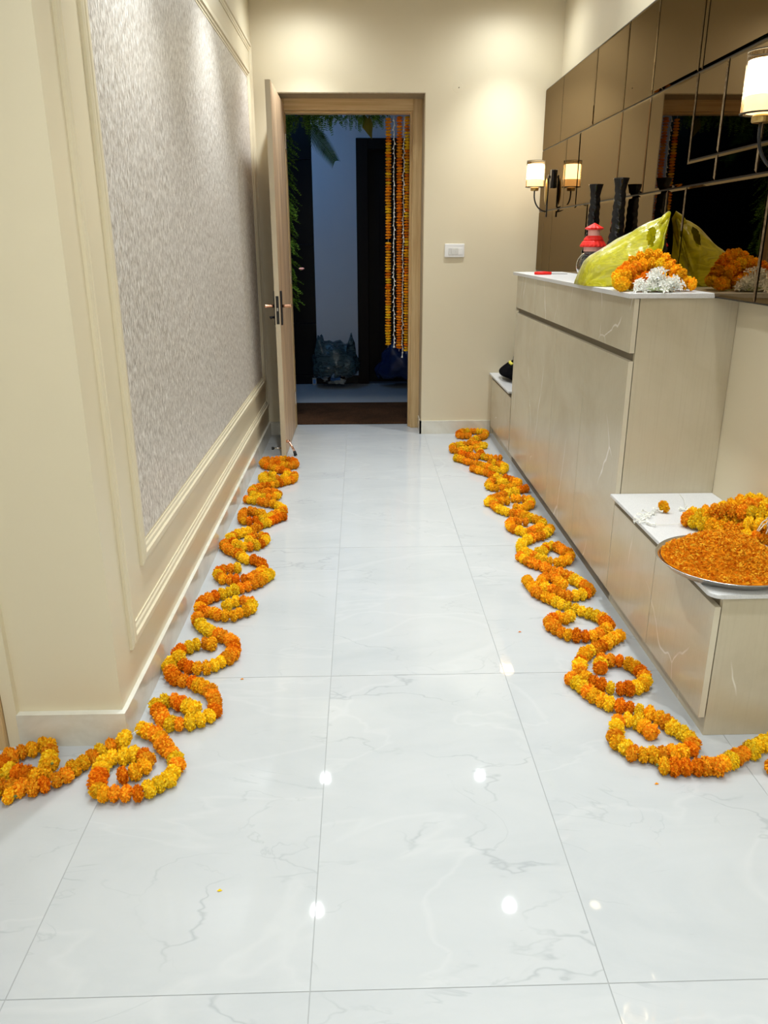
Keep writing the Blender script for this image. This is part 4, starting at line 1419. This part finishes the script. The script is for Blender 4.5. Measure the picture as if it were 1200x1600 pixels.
r = random.Random(21)
mixc = (('amberp', .45), ('orange', .25), ('yellow', .25), ('deep', .05))
for s in ([(.972, 3.00, .024), (1.02, 3.07, .026), (1.08, 3.10, .026), (1.14, 3.08, .026), (1.20, 3.02, .026), (1.235, 2.985, .024)],
          [(.985, 3.06, .026), (1.0, 3.12, .050), (1.05, 3.15, .090), (1.10, 3.14, .122), (1.155, 3.12, .118), (1.20, 3.09, .075), (1.235, 3.05, .030)],
          [(1.00, 3.04, .055), (1.05, 3.07, .085), (1.11, 3.07, .095), (1.16, 3.05, .080), (1.20, 3.02, .055)],
          [(1.02, 3.14, .028), (1.08, 3.17, .060), (1.14, 3.17, .060), (1.20, 3.15, .028)],
          [(1.05, 3.12, .050), (1.10, 3.11, .065), (1.16, 3.10, .050)],
          [(1.045, 3.02, .028), (1.10, 3.03, .050), (1.155, 3.00, .028)]):
    strand(hp, s, ZC, r, mixc, 1.02)

# white tuberose blossoms in front of it
TUBE = []
for k in range(3):
    h = MB()
    h.lathe([(.0018, 0), (.0025, .020), (.004, .030)], (0, 0, 0), 7)
    for j in range(6):
        a = j * pi / 3 + k
        d = Vector((cos(a), sin(a), 0)); s_ = Vector((-sin(a), cos(a), 0))
        p = [Vector((0, 0, .028)) + d * .003, Vector((0, 0, .034)) + d * .009 + s_ * .0042, Vector((0, 0, .033)) + d * .018, Vector((0, 0, .034)) + d * .009 - s_ * .0042]
        h.bm.faces.new([h.bm.verts.new(v) for v in p])
    me = bpy.data.meshes.new('tuberose_blossom'); h.bm.to_mesh(me); h.bm.free()
    me.materials.append(M['jasmine']); TUBE.append(me)


def blossoms(par, n, c, ext, hmax, rnd, base, mesh=TUBE, scale=1.0, name='tuberose_blossom'):
    for k in range(n):
        a = rnd.uniform(0, 2 * pi); q = sqrt(rnd.random())
        x, y = c[0] + ext[0] * q * cos(a), c[1] + ext[1] * q * sin(a)
        z = base + .006 + rnd.random() * hmax * (1 - q * q)
        o = link(name, rnd.choice(mesh), None, par)
        o.location = Vector((x, y, z)) - Vector(par.location)
        o.rotation_euler = (rnd.uniform(-1.4, 1.4), rnd.uniform(-1.4, 1.4), rnd.uniform(0, 6))
        s_ = scale * rnd.uniform(.9, 1.25); o.scale = (s_, s_, s_)


tu = thing('tuberose_heap', 'small heap of white tuberose blossoms at the counter edge', 'flowers', (1.10, 2.965, ZC))
blossoms(tu, 62, (1.095, 2.965), (.075, .035), .055, random.Random(4), ZC, scale=.95)
blossoms(tu, 30, (1.10, 2.985), (.03, .025), .075, random.Random(14), ZC, scale=.95)
MB().blob((1.10, 2.968, ZC + .012), (.055, .026, .016), 2, crumple(5, .4, 2)).build('stems', M['jasmine_stem'], tu)

# ================================================================== things on the near bench
TX, TY, TR = 1.105, 2.170, .205
tray = MB().lathe([(.0, .0), (TR - .045, .0), (TR - .030, .004), (TR - .012, .022), (TR - .004, .028), (TR, .0285), (TR + .001, .0265), (TR - .003, .0255), (TR - .010, .020), (TR - .028, .002), (TR - .044, -.0012), (.0, -.0012)][::-1],
                  (TX, TY, ZB + .0014), 72, cap=False).build('tray', M['steel'], None, loc=(TX, TY, ZB), smooth=True)
tag(tray, 'round steel tray on the near bench holding orange petals', 'tray')
ph = MB(); bm = ph.bm
r = random.Random(77)


def heap_z(x, y):
    d = sqrt((x - TX) ** 2 + (y - TY) ** 2) / (TR - .012)
    e = sqrt(((x - TX + .01) / .150) ** 2 + ((y - TY + .0) / .150) ** 2)
    return .0285 + .007 * max(0, 1 - d ** 6) + .070 * max(0, 1 - e ** 2) ** .8 + .006 * noise.noise(Vector((x * 30, y * 30, 0)))


rings = []
for i in range(13):
    rad = (TR - .016) * (i / 12)
    rings.append([bm.verts.new((TX + rad * cos(2 * pi * k / 40), TY + rad * sin(2 * pi * k / 40), ZB + heap_z(TX + rad * cos(2 * pi * k / 40), TY + rad * sin(2 * pi * k / 40)) - .006)) for k in range(40)] if i else [])
cv = bm.verts.new((TX, TY, ZB + heap_z(TX, TY) - .006))
for k in range(40):
    bm.faces.new((cv, rings[1][k], rings[1][(k + 1) % 40]))
for a, b in zip(rings[1:], rings[2:]):
    for k in range(40):
        bm.faces.new((a[k], b[k], b[(k + 1) % 40], a[(k + 1) % 40]))
for k in range(6500):
    a = r.uniform(0, 2 * pi); q = sqrt(r.random()) * (TR - .019)
    x, y = TX + q * cos(a), TY + q * sin(a)
    c = Vector((x, y, ZB + heap_z(x, y) + r.uniform(-.004, .004)))
    d = Vector((r.uniform(-1, 1), r.uniform(-1, 1), r.uniform(-.25, .9))).normalized()
    s_ = d.cross(Vector((r.uniform(-1, 1), r.uniform(-1, 1), r.uniform(-1, 1)))).normalized()
    ln, w = r.uniform(.008, .014), r.uniform(.0022, .0040)
    up = s_.cross(d) * .0015
    v = [bm.verts.new(c - d * ln * .5), bm.verts.new(c + s_ * w + up), bm.verts.new(c + d * ln * .6), bm.verts.new(c - s_ * w + up)]
    bm.faces.new(v)
mixp = mat_petal('loose_petals', (.80, .20, .008), (.96, .38, .014), (1.0, .62, .05))
heap = ph.build('petal_heap', mixp, None, loc=(TX, TY, ZB))
tag(heap, 'heap of plucked orange marigold petals filling the steel tray', 'petals', kind='stuff')

gh = thing('marigold_garland', 'coiled marigold garland piled behind the petal tray on the near bench', 'garland', (1.25, 2.45, ZB), 'garland heaps on the furniture')
r = random.Random(31)
mixd = (('orange', .42), ('deep', .18), ('yellow', .2), ('amberp', .2))
for s in ([(1.130, 2.530, .026), (1.150, 2.490, .026), (1.20, 2.435, .026), (1.26, 2.40, .028), (1.32, 2.355, .03), (1.36, 2.30, .03)],
          [(1.165, 2.575, .026), (1.195, 2.530, .03), (1.25, 2.475, .04), (1.31, 2.43, .045), (1.36, 2.38, .045)],
          [(1.215, 2.515, .060), (1.27, 2.455, .075), (1.33, 2.405, .080), (1.36, 2.36, .080)],
          [(1.225, 2.60, .026), (1.27, 2.575, .045), (1.30, 2.545, .075), (1.345, 2.52, .095), (1.362, 2.47, .095)],
          [(1.255, 2.535, .060), (1.30, 2.495, .085), (1.345, 2.445, .100), (1.362, 2.41, .105)],
          [(1.29, 2.60, .03), (1.33, 2.58, .05), (1.362, 2.55, .06)],
          [(1.25, 2.35, .026), (1.30, 2.32, .03), (1.345, 2.275, .03)],
          [(1.275, 2.39, .055), (1.32, 2.345, .060), (1.36, 2.29, .06)]):
    strand(gh, s, ZB, r, mixd, 1.06)

dj = thing('dried_flower_bunch', 'bunch of dry brownish jasmine buds lying on the near bench garland', 'flowers', (1.30, 2.31, ZB))
r = random.Random(6)
for k in range(34):
    a = r.uniform(-2.6, -.4); el = r.uniform(-.5, .7); ln = r.uniform(.045, .075)
    b0 = Vector((1.315 + r.uniform(-.012, .012), 2.325 + r.uniform(-.02, .012), ZB + .085 + r.uniform(-.012, .015)))
    d = Vector((cos(a) * cos(el), sin(a) * cos(el), sin(el)))
    MB().tube([b0, b0 + d * ln * .5 + Vector((0, 0, .004)), b0 + d * ln + Vector((0, 0, -.012))], [.0022, .0026, .0016], 5).build('dry_bud', M['dried'], dj)
MB().tube([(1.315, 2.325, ZB + .05), (1.315, 2.325, ZB + .10)], .014, 8).build('tie', M['dried'], dj)

# threaded jasmine with one marigold left on the bench
js = thing('jasmine_string', 'white bud string with one yellow marigold at the bench front edge', 'garland', (1.03, 2.62, ZB))
place_bloom(js, (1.105, 2.685, ZB + .022), (.7, .3, .2), 'amberp', .95)
r = random.Random(2)
p1 = [(1.085, 2.685, ZB + .008), (1.04, 2.655, ZB + .007), (1.0, 2.61, ZB + .007), (.983, 2.575, ZB + .007), (1.005, 2.535, ZB + .007)]
MB().tube(p1 + [(1.06, 2.54, ZB + .004), (1.12, 2.53, ZB + .012)], .001, 5).build('thread', M['thread'], js)
for p in resample(p1, .0085):
    o = link('jasmine_bud', BUD, None, js)
    o.location = p - Vector(js.location) + Vector((r.uniform(-.003, .003), r.uniform(-.003, .003), r.uniform(0, .004)))
    o.rotation_euler = (1.57 + r.uniform(-.5, .5), r.uniform(-.3, .3), r.uniform(0, 6.28)); o.scale = (.8, .8, .75)
j2 = thing('jasmine_string', 'thin white bud string trailing from the bench garland to the cabinet side', 'garland', (1.20, 2.72, ZB))
p2 = [(1.165, 2.60, ZB + .008), (1.18, 2.66, ZB + .007), (1.20, 2.72, ZB + .007)]
MB().tube(p2 + [(1.235, 2.82, ZB + .004), (1.25, 2.903, ZB + .002)], .0009, 5).build('thread', M['thread'], j2)
for p in resample(p2, .010):
    o = link('jasmine_bud', BUD, None, j2)
    o.location = p - Vector(j2.location) + Vector((r.uniform(-.003, .003), r.uniform(-.003, .003), r.uniform(0, .004)))
    o.rotation_euler = (1.57 + r.uniform(-.5, .5), r.uniform(-.3, .3), r.uniform(0, 6.28)); o.scale = (.8, .8, .75)

# black cloth bag in the far corner bench
bg = thing('cloth_bag', 'black cloth bag with yellow print on the far corner bench', 'bag', (1.16, 5.62, ZB))


def bagshape(p, q):
    k = 1 - .30 * max(0, p.z) ** 1.2
    q.x *= k; q.y *= k
    if p.z < 0:
        q.z *= .5
    q.x += .022 * max(0, p.z)
    q += q.normalized() * .010 * noise.noise(p * 3)
    return q


m = MB().blob((1.186, 5.66, ZB + .052), (.182, .26, .112), 4, bagshape)
for v in m.bm.verts:
    v.co.z = max(v.co.z, ZB + .001)
m.build('body', M['black_cloth'], bg, smooth=True)
MB().tube([(1.100, 5.63, ZB + .120), (1.100, 5.63, ZB + .165), (1.130, 5.63, ZB + .205), (1.18, 5.64, ZB + .20), (1.22, 5.64, ZB + .14)], .010, 10).build('strap', M['black_cloth'], bg, smooth=True)
for k, (dy, dx, dz) in enumerate(((-.045, -.002, .004), (-.022, .002, -.004), (.002, -.003, .003), (.026, .001, -.002), (.05, .003, .004))):
    m = MB().blob((1.080 + dx, 5.645 + dy, ZB + .116 + dz), (.012, .0115, .011), 2)
    m.build('print', M['print'], bg)
